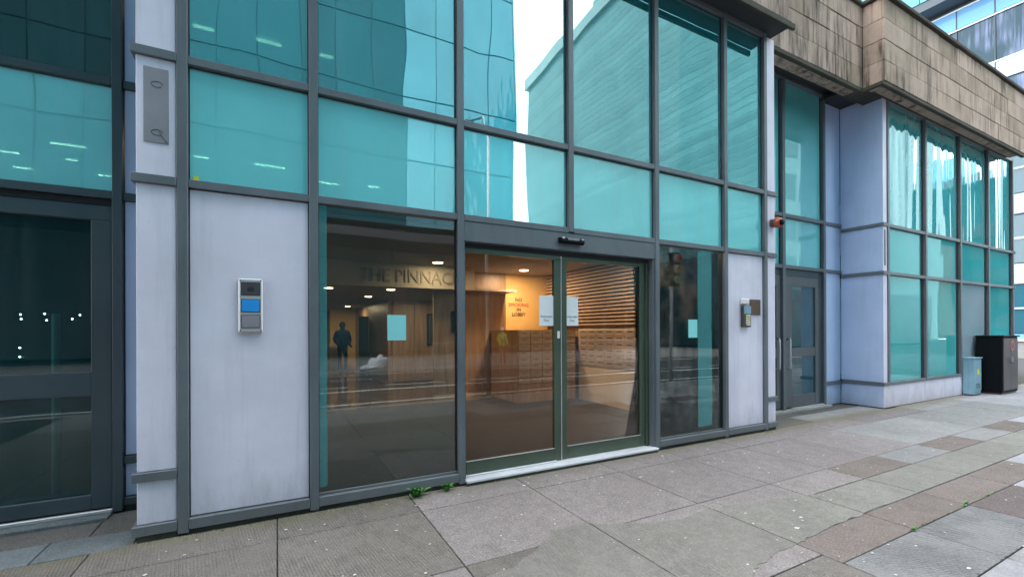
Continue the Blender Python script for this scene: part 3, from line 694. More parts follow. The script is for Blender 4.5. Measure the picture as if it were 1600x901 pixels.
TUBE_LABELS = ['longest tube light behind the teal pane left of the vent plate', 'tube light cut by the left photo edge behind the left recess pane', 'lower tube light near the left edge in the left recess pane', 'short faint tube light in the middle of the left recess pane', 'lowest tube light beside the left recess mullion', 'upper left tube light in the pane above the intercom panel',
 'lower left tube light just over the yellow sticker', 'upper right tube light in the pane above the intercom panel', 'lower right tube light in the pane above the intercom panel', 'faint tube light high at the left of the top left pane', 'faint tube light in the middle of the top left pane', 'faint tube light at the left edge of the tall pane above the left window',
 'tube light low at the left of the teal pane above the left window', 'tube light at the bottom middle of the teal pane above the left window', 'upper of two short lights at the middle of the tall pane right of the door', 'lower of two short lights at the middle of the tall pane right of the door', 'short light high near the right mullion of the tall pane right of the door', 'upper of two short lights low in the tall pane above the right door leaf',
 'lower of two short lights low in the tall pane above the right door leaf', 'faint lowest light in the tall pane above the right door leaf', 'short light at the left of the tall pane above the right window', 'short light near the right mullion of the tall pane above the right window', 'lower light near the right mullion of the tall pane above the right window']
TL = ['behind the left recess pane', 'behind the pane above the left lavender panel', 'behind the teal pane above the left window', 'behind the tall pane right of the entrance', 'behind the tall pane above the right window']
for n_, (x0, y, x1) in enumerate(TUB):
    if x0 < -4.4 and False: continue
    lab = TL[0] if x0 < -4 else TL[1] if x0 < .25 else TL[2] if x0 < 4 else TL[3] if x0 < 6.25 and y > 1.5 or x0 < 5.5 else TL[4]
    o = box('tube_light', x0, x1, y-.02, y+.02, 5.985, 6.015, M['tubem'] if y > 4 else M['tubed'], None, 0)
    tag(o, TUBE_LABELS[n_], 'ceiling light', 'ceiling tube lights seen through the teal panes')

for n_, (x, z, yy) in enumerate([(-3.739, 1.889, 6), (-3.731, 1.815, 6), (-3.447, 1.904, 6), (-3.423, 1.796, 6), (-3.336, 1.840, 6), (-3.273, 1.884, 6), (-3.103, 1.820, 6), (-3.004, 1.888, 6), (-3.747, 1.340, 6), (-3.747, 1.192, 6)]):
    bm = bmesh.new(); bmesh.ops.create_icosphere(bm, subdivisions=1, radius=.014)
    tag(link('spot_lamp', mesh_from(bm, 'spot_lamp'), M['spot'], (x, yy, z)), 'tiny spot lamp glowing deep behind the dark glass door', 'spotlight', 'tiny spot lamps behind the dark glass door')
# ================================================================== FIXTURES
I = empty('door_intercom', (-.19, .03, 1.589), 'silver door intercom with a blue card on the left lavender panel', 'intercom')
bm = bmesh.new(); bm_box(bm, -.088, .088, -.045, .002, 0, .445, .01)
link('case', mesh_from(bm, 'case'), M['alu'], (-.19, .033, 1.59), I)
for z0, z1, mt, nm in ((.305, .415, 'cabg', 'speaker_grille'), (.165, .275, 'blue', 'name_card'), (.035, .145, 'steel', 'button_panel')):
    box('recess_frame', -.258, -.120, -.0162, -.0115, 1.59+z0, 1.59+z1, M['rubber'], I, .001)
    box(nm, -.252, -.126, -.0175, -.0155, 1.59+z0+.006, 1.59+z1-.006, M[mt], I, .001)
box('lens', -.212, -.165, -.021, -.017, 1.93, 1.965, M['rubber'], I, .003)
for sx in (-.264, -.116):
    for sz in (1.605, 2.02): 
        bm = bmesh.new(); cyl_bm(bm, (0, 0, 0), .006, .006, .004, 'Y', 8); link('screw', mesh_from(bm, 'screw'), M['cabg'], (sx, -.0135, sz), I)
K = empty('keypad', (6.28, .03, 1.628), 'dark keypad with cream buttons on the right lavender panel', 'keypad')
box('case', 6.19, 6.375, -.015, .034, 1.63, 1.955, M['cabg'], K, .008)
box('face_plate', 6.20, 6.365, -.018, -.0155, 1.83, 1.945, M['cab'], K, .001)
for i in range(3):
    for j in range(5): box('key', 6.245+i*.036, 6.272+i*.036, -.024, -.0155, 1.655+j*.034, 1.680+j*.034, M['cream'] if (i+j) % 4 else M['yellow'], K, .003)
c = box('card_reader', 6.175, 6.35, -.01, .034, 1.975, 2.06, M['cream'], None, .012); tag(c, 'small pale box mounted directly above the keypad', 'card reader')
c = box('wall_plaque', 6.402, 6.66, .022, .034, 1.815, 2.055, M['brownm'], None, .003); tag(c, 'plain brown metal plaque beside the keypad', 'plaque')
A = empty('alarm_sounder', (6.93, 0, 3.27), 'weathered red alarm sounder at the top of the right column', 'alarm')
bm = bmesh.new(); bm_box(bm, -.06, .06, -.03, .03, -.06, .06, .015); link('base', mesh_from(bm, 'base'), M['cabg'], (6.95, -.005, 3.27), A)
bm = bmesh.new(); bmesh.ops.create_uvsphere(bm, u_segments=20, v_segments=12, radius=.085)
for v_ in bm.verts:
    v_.co.y *= .8; a_ = math.atan2(v_.co.z, v_.co.x); v_.co *= 1+.06*math.cos(a_*6)
link('dome', mesh_from(bm, 'dome', True), M['redp'], (6.97, -.07, 3.27), A)
bm = bmesh.new(); cyl_bm(bm, (0, 0, 0), .05, .04, .03, 'Y', 16); link('horn', mesh_from(bm, 'horn', True), M['black'], (6.955, -.145, 3.26), A)
S = empty('motion_sensor', (3.05, 0, 2.64), 'slim dark motion sensor on the header above the sliding doors', 'sensor')
bm = bmesh.new()
prof = [(-.0, -.03), (-.05, -.04), (-.075, -.02), (-.07, .012), (-.03, .032), (0, .034)]
xs = [-.17, -.155, .155, .17]; rings = []
for xi, x in enumerate(xs):
    k_ = .75 if xi in (0, 3) else 1; rings.append([bm.verts.new((x, p[0]*k_, p[1]*k_)) for p in prof])
for A_, B_ in zip(rings, rings[1:]):
    for q in range(len(prof)): bm.faces.new((A_[q], A_[(q+1) % 6], B_[(q+1) % 6], B_[q]))
bm.faces.new(rings[0]); bm.faces.new(rings[-1][::-1])
link('housing', mesh_from(bm, 'housing'), M['black'], (3.05, .008, 2.635), S)
box('lens_strip', 2.97, 3.13, -.066, -.0605, 2.635, 2.66, M['steel'], S, .002)
box('side_tab', 3.175, 3.2, -.062, -.03, 2.625, 2.66, M['alu'], S, .003); box('side_tab', 2.9, 2.93, -.06, -.03, 2.645, 2.668, M['alu'], S, .003)
# notices
def notice(x0, x1, y, z0, z1, lab, lines):
    o = box('notice', x0, x1, y-.002, y, z0, z1, M['white' if lines else 'tpaper'], None, 0); tag(o, lab, 'notice')
    for body, sz, zz, wd in lines: text('print', body, sz, M['ink'], ((x0+x1)/2, y-.0025, zz), o, th=.0003, width=wd)
notice(2.69, 2.884, .12, 1.648, 2.0, 'white notice on the left sliding door reading Automatic Door', [('Automatic', .04, 1.757, .165), ('Door', .04, 1.712, .07)])
notice(3.078, 3.25, .132, 1.648, 2.0, 'white notice on the right sliding door reading Automatic Door', [('Automatic', .04, 1.757, .15), ('Door', .04, 1.712, .07)])
notice(.94, 1.12, .051, 1.505, 1.75, 'blank white paper coloured teal as seen through the left window glass', [])
notice(5.08, 5.26, .051, 1.483, 1.737, 'blank white paper coloured teal as seen through the right window glass', [])
st = box('sticker', -.585, -.55, .048, .0505, 2.803, 2.84, M['yellow'], None, 0); tag(st, 'small yellow sticker low on the teal pane above the intercom', 'sticker')
pl = box('inner_card_reader', 5.225, 5.29, 1.10, 1.13, 1.72, 1.9, M['black'], None, .003); tag(pl, 'small black reader behind the right window above the blank paper', 'card reader')
wp = box('wall_screen', 3.62, 3.72, 5.56, 5.598, 1.55, 2.05, M['black'], None, .004); tag(wp, 'narrow black panel on the timber lobby wall beside the entrance', 'wall panel')
pic = empty('framed_screen', (4.4, 8.97, 1.14), 'dark framed screen hanging in the lobby behind the left window', 'screen')
box('screen', 4.12, 4.74, 8.9, 8.93, 1.2, 2.05, M['framed'], pic, .004); box('screen_frame', 4.06, 4.8, 8.935, 8.97, 1.14, 2.11, M['rubber'], pic, .004)
# post behind the dark door
o = tube('pull_post', [(-1.94, 1.75, .0), (-1.94, 1.75, 1.78)], .034, M['tealsolid'], None, 12); tag(o, 'slim pale post standing behind the dark glass door', 'post')
# green beads placed in the bay for a shop sign reflection, and amber lamp
M['gled'] = mat_emit('green_led', (.05, 1, .55), 8); M['amber'] = mat_emit('amber_lamp', (1, .75, .4), 6)
gs = empty('green_sign_reflection', (13.6, .5, 2.0), 'green glowing beads behind the second bay window, added for a mirrored shop sign', 'sign reflection')
for q in range(13):
    bm = bmesh.new(); bmesh.ops.create_icosphere(bm, subdivisions=1, radius=.022)
    link('sign_bead', mesh_from(bm, 'sign_bead'), M['gled'], (13.6+q*.13, .5, 2.12+.07*math.sin(q/12*math.pi)), gs)
tube('bead_cord', [(13.55+q*.14, .5, 2.13+.07*math.sin(q/12*math.pi)) for q in range(13)], .004, M['ink'], gs, 5)
al = box('amber_lamp', 14.98, 15.03, .6, .65, 1.45, 1.75, M['amber'], None, .01); tag(al, 'narrow amber lamp glowing behind the second bay window', 'lamp')

# ================================================================== CABINETS AND BINS
Cb = empty('utility_cabinet', (14.7, .05, 0), 'small weathered blue grey utility cabinet with a yellow warning label', 'cabinet')
cx0, cx1, cy0, cy1 = 14.52, 14.98, -.10, .085
box('body', cx0, cx1, cy0, cy1, .03, .875, M['cab'], Cb, .006)
box('base', cx0+.015, cx1-.015, cy0+.01, cy1-.01, -.0, .029, M['cabg'], Cb, .003)
box('lid', cx0-.025, cx1+.025, cy0-.03, cy1+.01, .876, .905, M['cab'], Cb, .008)
dd = box('cabinet_door', cx0+.03, cx1-.02, cy0-.014, cy0-.001, .12, .86, M['cab'], Cb, .004)
w_ = box('warning_label', cx0+.2, cx0+.31, cy0-.0165, cy0-.0145, .5, .62, M['yellow'], dd, 0)
bm = bmesh.new(); cyl_bm(bm, (0, 0, 0), .014, .014, .02, 'Y', 10); link('lock', mesh_from(bm, 'lock'), M['steel'], (cx1-.07, cy0-.02, .45), dd)
for q in range(4): box('louvre', cx0+.1, cx1-.1, cy0-.019, cy0-.0145, .18+q*.03, .19+q*.03, M['cabg'], dd, .001)
Bk = empty('black_cabinet', (15.8, -.1, 0), 'tall black metal cabinet at the end of the bay', 'cabinet')
bx0, bx1, by0, by1 = 15.32, 16.36, -.37, .08
box('body', bx0, bx1, by0, by1, .04, 1.385, M['black'], Bk, .006)
box('plinth', bx0+.03, bx1-.02, by0+.02, by1-.01, 0, .039, M['cabg'], Bk, .003)
box('lid', bx0-.03, bx1+.03, by0-.04, by1+.01, 1.386, 1.42, M['black'], Bk, .006)
for q in range(2):
    dd = box('cabinet_door', bx0+.05+q*.485, bx0+.525+q*.485, by0-.016, by0-.001, .1, 1.35, M['cabg'], Bk, .004)
    tube('door_handle', [(bx0+.48+q*.1, by0-.016, .75), (bx0+.48+q*.1, by0-.045, .76), (bx0+.48+q*.1, by0-.045, .88), (bx0+.48+q*.1, by0-.016, .89)], .008, M['steel'], dd, 6)
bm = bmesh.new(); cyl_bm(bm, (0, 0, 0), .13, .13, .003, 'Y', 24); em = link('red_emblem', mesh_from(bm, 'red_emblem'), M['redp'], (bx0+.62, by0-.019, 1.17), Bk)
bm = bmesh.new(); cyl_bm(bm, (0, 0, 0), .08, .08, .003, 'Y', 24); link('emblem_centre', mesh_from(bm, 'emblem_centre'), M['cabg'], (bx0+.62, by0-.022, 1.17), em)

# ================================================================== WEEDS
def leaf_mat():
    t = NT('weed_leaf'); oi = t.coord('World'); n = t.noise(oi, 30, 2, .5)
    return t.done(t.pbsdf(t.mix(C4((.05, .19, .03)), C4((.13, .36, .07)), n), .5))
M['leaf'] = leaf_mat()
def weed(x, y, s, n, lab, spread=1.0):
    W = empty('weed', (x, y, .004), lab, 'weed')
    for i in range(n):
        bm = bmesh.new(); L_ = s*random.uniform(.6, 1.1); wd = L_*.24; rows = 5; prev = None
        rise = random.uniform(.5, 1.5)
        for j in range(rows+1):
            t_ = j/rows; xx = L_*t_; zz = L_*rise*math.sin(t_*1.9)*.7; ww = wd*math.sin(min(1, t_*1.05+.06)*math.pi)**.8 if j < rows else .0005
            cur = [bm.verts.new((xx, -ww, zz+.15*ww)), bm.verts.new((xx, 0, zz-.1*ww)), bm.verts.new((xx, ww, zz+.15*ww))]
            if prev:
                for q in (0, 1): bm.faces.new((prev[q], cur[q], cur[q+1], prev[q+1]))
            prev = cur
        me = mesh_from(bm, 'leaf', True)
        link('leaf', me, M['leaf'], (x+random.uniform(-.3, .3)*s*spread, y+random.uniform(-.25, .1)*s, .004), W, (0, 0, random.uniform(math.pi*.95, math.pi*2.05)))
weed(1.19, -.045, .10, 30, 'larger green weed growing at the foot of the left window', 1.6)
weed(1.50, -.04, .085, 20, 'smaller green weed at the foot of the left window, nearer the door')
weed(4.45, -2.64, .04, 9, 'tiny green weed in the slab joint at the lower right', 1.2)
weed(5.52, -2.63, .04, 9, 'tiny green weed in the slab joint at the far lower right', 1.2)
bm = bmesh.new()
for i in range(170):
    x = random.choice([random.uniform(1.8, 2.35), random.uniform(4.3, 5.6), random.uniform(6.5, 7.1), random.uniform(-.9, 1.6)]); y = random.uniform(-.075, -.02)
    if i > 130:
        x = random.uniform(4.4, 6.3); y = -2.65+random.uniform(-.006, .006)
    h_ = random.uniform(.006, .02); a_ = random.uniform(0, 6.28); dx, dy = .006*math.cos(a_), .006*math.sin(a_)
    v1, v2, v3 = bm.verts.new((x-dx, y-dy, 0)), bm.verts.new((x+dx, y+dy, 0)), bm.verts.new((x+dy*2, y+dx, h_)); bm.faces.new((v1, v2, v3))
tag(link('moss', mesh_from(bm, 'moss'), M['leaf'], (0, 0, 0)), 'low green moss in the joints at the foot of the wall', 'moss', kind='stuff')

# ================================================================== PEOPLE
def person(name, loc, rotz, jacket, trousers, skin, lab, height=1.8, vest=False, hood=False, wide=1.0, cap=None):
    P = empty(name, loc, lab, 'person'); P.rotation_euler = (0, 0, rotz)
    s = height/1.8
    J = {'pel': (0, 0, .96, .15, .11), 'wst': (0, 0, 1.1, .15*wide, .12), 'chs': (0, 0, 1.32, .19*wide, .13), 'nk': (0, .0, 1.5, .075, .07), 'hd0': (0, -.01, 1.58, .07, .08), 'hd1': (0, -.015, 1.67, .083, .1), 'hd2': (0, -.005, 1.755, .06, .075)}
    for sd_, sg in (('l', 1), ('r', -1)):
        J.update({'sh'+sd_: (.19*sg*wide, 0, 1.43, .075*wide, .08), 'el'+sd_: (.29*sg*wide, .02, 1.17, .055*wide, .055), 'wr'+sd_: (.2*sg*wide, -.13, 1.0, .036, .036), 'hp'+sd_: (.09*sg, 0, .88, .095, .1), 'kn'+sd_: (.11*sg, -.02, .5, .062, .065), 'an'+sd_: (.12*sg, .02, .1, .045, .05), 'to'+sd_: (.14*sg, -.13, .045, .04, .035),
                  'pa'+sd_: (.18*sg*wide, -.17, .965, .034, .02)})
        for fi in range(4):
            J['f%d%s' % (fi, sd_)] = ((.18+.018*(fi-1.5))*sg*wide, -.235+.008*abs(fi-1.4), .93-.003*fi, .0105, .0105)
            J['g%d%s' % (fi, sd_)] = ((.175+.017*(fi-1.5))*sg*wide, -.262+.01*abs(fi-1.4), .90, .009, .009)
        J['t'+sd_] = (.13*sg*wide, -.2, .96, .012, .012)
    Ed = [('pel', 'wst'), ('wst', 'chs'), ('chs', 'nk'), ('nk', 'hd0'), ('hd0', 'hd1'), ('hd1', 'hd2')]
    for q in 'lr':
        Ed += [('chs', 'sh'+q), ('sh'+q, 'el'+q), ('el'+q, 'wr'+q), ('wr'+q, 'pa'+q), ('pa'+q, 't'+q), ('pel', 'hp'+q), ('hp'+q, 'kn'+q), ('kn'+q, 'an'+q), ('an'+q, 'to'+q)]
        Ed += [('pa'+q, 'f%d%s' % (k_, q)) for k_ in range(4)] + [('f%d%s' % (k_, q), 'g%d%s' % (k_, q)) for k_ in range(4)]
    if hood:
        for q, sg in (('l', 1), ('r', -1)):
            J['el'+q] = (.27*sg, .01, 1.16, .085, .085); J['sh'+q] = (.2*sg, 0, 1.42, .10, .1); J['wr'+q] = (.2*sg, -.12, 1.0, .05, .05)
        J['wst'] = (0, 0, 1.12, .2, .14); J['pel'] = (0, 0, .98, .19, .14); J['chs'] = (0, 0, 1.32, .23, .15); J['nk'] = (0, 0, 1.5, .1, .09)
    keys = list(J); me = bpy.data.meshes.new('body_rig')
    me.from_pydata([(J[k_][0]*s, J[k_][1]*s, J[k_][2]*s) for k_ in keys], [(keys.index(a_), keys.index(b_)) for a_, b_ in Ed], [])
    o = bpy.data.objects.new('tmp', me); COL.objects.link(o)
    md = o.modifiers.new('skin', 'SKIN'); sv = me.skin_vertices[0].data
    for i, k_ in enumerate(keys): sv[i].radius = (J[k_][3]*s, J[k_][4]*s)
    sv[0].use_root = True
    o.modifiers.new('sub', 'SUBSURF').levels = 2
    bpy.context.view_layer.update()
    bme = bpy.data.meshes.new_from_object(o.evaluated_get(bpy.context.evaluated_depsgraph_get())); COL.objects.unlink(o); bpy.data.objects.remove(o)
    bme.materials.clear()
    for mt in (jacket, trousers, skin, M['black']): bme.materials.append(mt)
    for p_ in bme.polygons:
        z = p_.center.z/s; yy = p_.center.y/s
        p_.material_index = 3 if z < .13 else 1 if z < .9 and abs(p_.center.x) < .2*s else 2 if z > 1.53 or (z < 1.0 and yy < -.15) else 0
        p_.use_smooth = True
    b_ = link('body', bme, None, loc, P)
    hm = M['ink'] if cap is None else cap
    bm = bmesh.new(); bmesh.ops.create_uvsphere(bm, u_segments=18, v_segments=12, radius=.105*s)
    for v_ in list(bm.verts):
        v_.co.y *= 1.15; v_.co.z *= 1.1
    bmesh.ops.delete(bm, geom=[v_ for v_ in bm.verts if v_.co.z < (-.1 if hood else .0)*s and v_.co.y < (.0 if hood else .05)*s], context='VERTS')
    h_ = link('hood' if hood else 'hard_hat' if cap else 'hair', mesh_from(bm, 'hair', True), hm, Vector(loc)+Vector((0, 0, 1.7*s)), P)
    bm = bmesh.new()
    for ex in (-.032, .032):
        bmesh.ops.create_icosphere(bm, subdivisions=1, radius=.011*s, matrix=Matrix.Translation((ex*s, -.112*s, 1.675*s)))
    link('eyes', mesh_from(bm, 'eyes'), M['ink'], loc, P)
    bm = bmesh.new(); bmesh.ops.create_cone(bm, cap_ends=True, segments=6, radius1=.016*s, radius2=.004, depth=.045*s, matrix=Matrix.Translation((0, -.118*s, 1.65*s))); link('nose', mesh_from(bm, 'nose', True), skin, loc, P)
    bm = bmesh.new(); bm_box(bm, -.025*s, .025*s, -.115*s, -.10*s, 1.612*s, 1.62*s); link('mouth', mesh_from(bm, 'mouth'), M['redp'], loc, P)
    bm = bmesh.new()
    for ex in (-.088, .088): bmesh.ops.create_icosphere(bm, subdivisions=1, radius=.02*s, matrix=Matrix.Translation((ex*s, 0, 1.66*s)))
    link('ears', mesh_from(bm, 'ears', True), skin, loc, P)
    if vest:
        bm = bmesh.new(); bm_box(bm, -.2*s, .2*s, -.02, .02, 1.18*s, 1.22*s); bm_box(bm, -.2*s, .2*s, -.02, .02, 1.34*s, 1.37*s)
        for v_ in bm.verts: v_.co.y = math.copysign(.145*s, v_.co.y)
        link('reflective_band', mesh_from(bm, 'reflective_band'), M['white'], loc, P)
    return P
M['navy'] = mat_paint('navy_cloth', (.002, .008, .018), .9, .2, spec=.05); M['skinm'] = mat_paint('skin', (.45, .28, .2), .6, .05)
M['hivis'] = mat_paint('hi_vis_yellow_cloth', (.62, .75, .03), .8, .05); M['pinkish'] = mat_paint('lobby_pink_trousers', (.3, .13, .12), .85, .1)  # pink of the lobby showing through the reflection is put into the trousers
person('person', (2.75-.55, 13.6, 0), R(20), M['navy'], M['navy'], M['navy'], 'person in dark padded jacket and hood standing deep in the lobby', 1.93, hood=True, wide=1.18, cap=M['navy'])
person('person', (9.72, -14.9, 0), R(170), M['hivis'], M['pinkish'], M['skinm'], 'person in a yellow high visibility vest mirrored in the sliding door', 1.72, vest=True, cap=M['white'])
# white sack on the far pavement
bm = bmesh.new(); bmesh.ops.create_icosphere(bm, subdivisions=4, radius=1)
for v_ in bm.verts:
    q = noise.noise(v_.co*2.2)*.35 + noise.noise(v_.co*6)*.12
    v_.co = Vector((v_.co.x*.5*(1+q), v_.co.y*.3*(1+q), max(0, (v_.co.z+.55)*.26*(1+q)*(1+.8*v_.co.x))))
tag(link('rubble_sack', mesh_from(bm, 'rubble_sack', True), M['white'], (3.55, -14.75, 0)), 'crumpled white sack lying at the far kerb, mirrored right of the dark figure', 'sack')

# ================================================================== STREET FURNITURE ACROSS (mirrored in the glass)
lp = empty('street_lamp', (4.85, -6.0, -.12), 'slim pale street lamp post mirrored in the left sliding door', 'street lamp')
tube('pole', [(4.85, -6, -.12), (4.85, -6, 2), (4.85, -6, 6.5), (4.85, -6.3, 7.2), (4.85, -7.2, 7.5)], [.055, .05, .04, .035, .03], M['alu'], lp, 12)
box('lamp_head', 4.72, 4.98, -7.9, -7.2, 7.42, 7.54, M['cabg'], lp, .02)
tl = empty('traffic_light', (11.5, -6.1, -.12), 'traffic signal with round white edged lamps mirrored in the right window', 'traffic light')
tube('pole', [(11.5, -6.1, -.12), (11.5, -6.1, 4.3)], .055, M['alu'], tl, 12)
box('signal_head', 11.33, 11.67, -6.05, -5.85, 3.0, 4.1, M['black'], tl, .02)
for q, cc in enumerate(((.02, .25, .1), (.3, .15, .0), (.45, .02, .01))):
    bm = bmesh.new(); cyl_bm(bm, (0, 0, 0), .13, .13, .14, 'Y', 20); h_ = link('hood', mesh_from(bm, 'hood'), M['steel'], (11.5, -5.8, 3.2+q*.35), tl)
    bm = bmesh.new(); cyl_bm(bm, (0, 0, 0), .1, .1, .02, 'Y', 20); link('lens', mesh_from(bm, 'lens'), mat_paint('signal_lens', cc, .3), (11.5, -5.725, 3.2+q*.35), h_)
for gx in range(0, 20, 2):
    if gx in (2, 4, 8, 10): continue
    g_ = empty('guard_railing', (gx, -14.35, 0), 'grey steel guard railing panel standing at the far kerb', 'railing', 'guard railing panels at the far kerb')
    bm = bmesh.new()
    bm_box(bm, gx, gx+1.96, -14.37, -14.33, 1.02, 1.07); bm_box(bm, gx, gx+1.96, -14.37, -14.33, .12, .16); 
    for q in range(14): bm_box(bm, gx+.07+q*.14, gx+.085+q*.14, -14.358, -14.342, .16, 1.02)
    link('rail_frame', mesh_from(bm, 'rail_frame'), M['steel'], (0, 0, 0), g_)
    box('post', gx-.03, gx-.002, -14.38, -14.32, 0, 1.1, M['steel'], g_, 0)

# ================================================================== BUILDINGS ACROSS THE ROAD
def mk_tower(name, col, r0, wav, vert=False, tint=(1, 1, 1)):
    t = NT(name); oi = t.n.new('ShaderNodeObjectInfo'); v = t.coord('World', (1, 1, .25) if vert else (1, 1, 1))
    n = t.noise(v, .25 if not vert else .6, 3, .5)
    c = t.mix(C4(col, .85), C4(col, 1.15), n)
    k_ = t.math('ADD', t.math('MULTIPLY', oi.outputs['Random'], .3), .85)
    vv = t.n.new('ShaderNodeVectorMath'); vv.operation = 'SCALE'; t.l.new(c, vv.inputs[0]); t.l.new(k_, vv.inputs['Scale'])
    df = t.add('BsdfDiffuse'); t.l.new(vv.outputs[0], df.inputs['Color'])
    gl = t.add('BsdfGlossy'); gl.inputs['Roughness'].default_value = .03; gl.inputs['Color'].default_value = (*tint, 1)
    t.l.new(t.bump(t.noise(t.coord('World', (1.2, 1.2, .3)), 1, 2, .5), 1, wav), gl.inputs['Normal'])
    fr = t.add('Fresnel'); fr.inputs['IOR'].default_value = r0
    ms = t.n.new('ShaderNodeMixShader'); t.l.new(fr.outputs[0], ms.inputs[0]); t.l.new(df.outputs[0], ms.inputs[1]); t.l.new(gl.outputs[0], ms.inputs[2])
    return t.done(ms.outputs[0])
M['tw1'] = mk_tower('tower_pale_teal_panel', (.07, .34, .43), 1.75, .05)
M['tw2'] = mk_tower('tower_dark_teal_panel', (.01, .10, .125), 1.35, .01)
M['twj'] = mat_paint('tower_joint', (.03, .09, .11), .6, .1)
TW = empty('teal_tower', (0, -28, 0), 'tall teal panelled tower across the road mirrored in the upper panes', 'building')
box('tower_core', -90, 14.98, -46, -24.06, 8.3, 60, M['twj'], TW, 0)
box('undercroft_wall', -90, 13, -42, -30, 0, 8.3, M['framed'], TW, 0)
for q in range(9): box('undercroft_column', -29+q*5.1, -28.2+q*5.1, -25.6, -24.8, 0, 8.3, M['cabg'], TW, .02)
box('canopy', -32, 14.5, -24.0, -20.2, 6.6, 7.1, M['cabg'], TW, .03)
z_ = 8.3
for fl in range(9):
    hgt = 4.2
    for cidx in range(-14, 8):
        xa = 1.36+cidx*1.99-.0; xb = xa+1.95
        if xa > 14.5: continue
        xb = min(xb, 14.95)
        dark_ = xa < 6.3
        box('facade_panel', xa, xb, -24.06, -24.0+(.0 if dark_ else .05), z_+.04, z_+hgt-.04, M['tw2'] if dark_ else M['tw1'], TW, .01)
    z_ += hgt
box('corner_fin', 14.96, 15.06, -25, -23.9, 8.3, 60, M['tw1'], TW, 0)
PD = empty('dark_podium', (25, -34, 0), 'low dark podium between the tower and the louvred block mirrored in the doors', 'building')
box('podium_wall', 13.2, 36, -46, -31, 0, 9, M['framed'], PD, 0)
for q in range(7): box('podium_window', 14+q*3.1, 16.6+q*3.1, -31, -30.95, 4.9, 8.0, M['tw2'], PD, 0)
for q in range(7): box('shop_window', 14+q*3.1, 16.6+q*3.1, -31, -30.95, .4, 3.6, M['black'], PD, 0)
# louvred block to the right
M['sb'] = mk_tower('grey_teal_render', (.17, .34, .35), 1.3, .002); M['sb2'] = mk_tower('pale_green_render', (.42, .58, .58), 1.3, .002)
SB = empty('louvred_office_block', (48, -38, 0), 'grey louvred office block across the junction mirrored in the tall panes', 'building')
box('block', 36.1, 70, -59, -18.4, 0, 41, M['sb'], SB, 0)
for q in range(54):
    box('louvre_band', 36.083, 36.099, -58.8, -18.6, 1.0+q*.74, 1.55+q*.74, M['sb'], SB, 0)
box('roof_edge', 35.6, 70, -59.5, -18, 41.0, 42.6, M['sb2'], SB, 0)
box('lift_tower', 38, 50, -44, -30, 42.6, 46, M['sb'], SB, 0)
box('dark_base', 35.95, 36.068, -59, -18.4, 0, 8.6, M['framed'], SB, 0); box('dark_base', 35.95, 66, -18.3, -18.2, 0, 5.2, M['framed'], SB, 0)
for fl in range(1, 10):
    for q in range(5): box('window', 37.5+q*3.2, 40+q*3.2, -18.41, -18.36, 2+fl*3.9, 4.4+fl*3.9, M['tw2'], SB, 0)
# far end of the street: low brick row and trees
M['brk'] = mat_paint('brown_brick', (.17, .1, .07), .9, .2)
for q, (xa, xb, hh, mt) in enumerate(((95, 118, 24, 'tw2'), (72, 92, 14, 'brk'), (120, 150, 36, 'tw1'))):
    E_ = empty('distant_block', (xa, -20, 0), ['dark glazed block at the far end of the street mirrored in the bay glass', 'low brown brick block down the street mirrored in the bay glass', 'tall pale teal block farthest down the street mirrored in the bay glass'][q], 'building')
    box('wall', xa, xb, -34-q*4, -17-q*7, 0, hh, M[mt], E_, 0)
    for fl in range(int(hh/3.5)-1):
        for c_ in range(5): box('window', xa-.05, xa+.0, -32-q*4+c_*2.9, -30.2-q*4+c_*2.9, 1.5+fl*3.5, 3.6+fl*3.5, M['framed'], E_, 0)

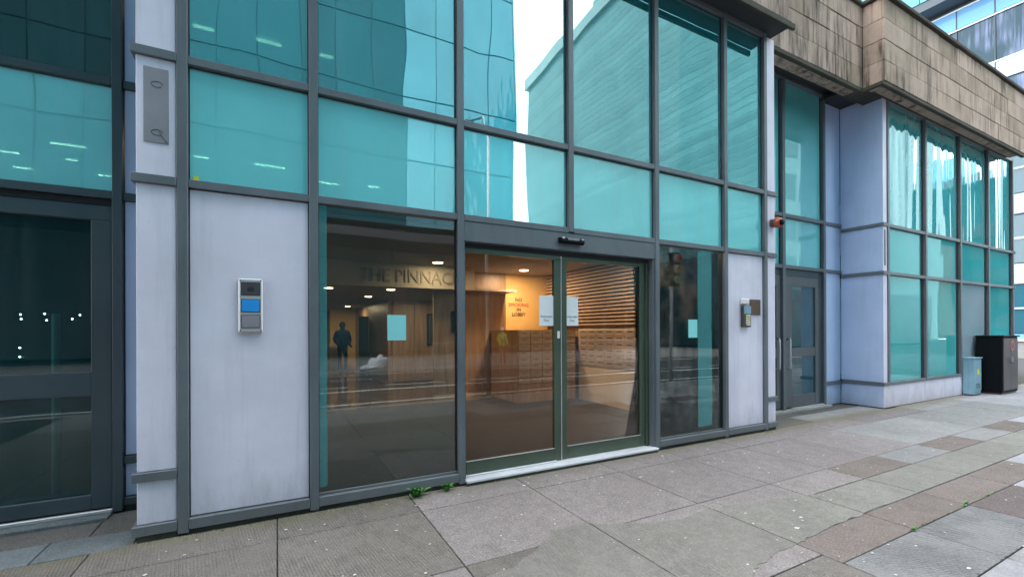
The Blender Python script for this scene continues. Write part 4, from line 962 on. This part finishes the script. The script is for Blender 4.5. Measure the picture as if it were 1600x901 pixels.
# ---- blue office block beyond the bay
M['o_sp'] = mk_tower('pale_blue_spandrel', (.22, .48, .80), 1.5, .004, tint=(.45, .75, 1)); M['o_wh'] = mk_tower('white_spandrel', (.50, .60, .72), 1.4, .003, tint=(.6, .8, 1))
def mk_curtain():
    t = NT('office_glass_with_curtains'); v = t.coord('World', (1, 2.2, .12)); n = t.noise(v, 1.6, 4, .65, .6); b = t.ramp(t.noise(t.coord('World', (1, .35, .3)), 1, 2, .5), .45, .55)
    c = t.mix(C4((.008, .05, .075)), C4((.17, .21, .34)), t.math('MULTIPLY', t.ramp(n, .42, .62), b))
    df = t.pbsdf(c, .1, spec=.35)
    return t.done(df)
M['o_gl'] = mk_curtain(); M['o_dk'] = mk_tower('office_dark_teal_glass', (.02, .10, .13), 1.7, .006); M['o_teal'] = mk_tower('office_teal_glass', (.03, .25, .29), 1.7, .006)
OB = empty('blue_office_block', (45, 12, 0), 'tall office block with blue and white glass bands beyond the sandstone parapet', 'building')
box('core', 40.12, 60, -2, 40, 0, 45, M['framed'], OB, 0)
ys = [-.99+1.79*k_ for k_ in range(0, 9)]
for fl in range(0, 6):
    zb = 4.28*fl
    for q in range(len(ys)-1):
        ya, yb = ys[q]+.03, ys[q+1]-.03
        if fl < 5 or True:
            box('spandrel_panel', 40.0, 40.118, ya, yb, zb+.02, zb+1.22, M['o_wh'] if fl in (1, 2, 4) else M['o_sp'], OB, .008)
        if fl < 5:
            box('window_pane', 40.06, 40.118, ya, yb, zb+1.3, zb+4.2, M['o_gl'] if fl in (3, 4) else M['o_dk'], OB, 0)
            if fl < 4: box('window_rail', 40.0, 40.059, ya, yb, zb+2.75, zb+2.86, M['o_wh'], OB, 0)
for zz in (21.32, 22.66, 18.33): box('band_edge', 39.96, 40.0, -2, 40, zz-.04, zz+.05, M['white'], OB, 0)
for q in range(len(ys)): box('fin', 39.98, 40.13, ys[q]-.025, ys[q]+.025, 0, 22.6, M['framed'], OB, 0)
box('overhang', 38.6, 40.12, -2, 40, 22.95, 23.5, M['framed'], OB, 0)
for a_ in range(3):
    for q in range(14): box('window_pane', 38.55, 38.6, -1+1.15*q+.03, .15+1.15*q-.03, 23.5+1.4*a_+.04, 24.9+1.4*a_-.04, M['o_teal'], OB, 0)
box('upper_core', 38.62, 60, -2, 40, 23.52, 45, M['framed'], OB, 0)
lw = empty('low_wall', (39, 5, 0), 'low pale wall at the foot of the blue office block', 'wall')
box('wall_body', 36.5, 37.2, 2, 12, -.1, .85, M['kerb'], lw, .02); box('wall_cap', 36.4, 37.3, 1.9, 12.1, .86, .98, M['white'], lw, .02)
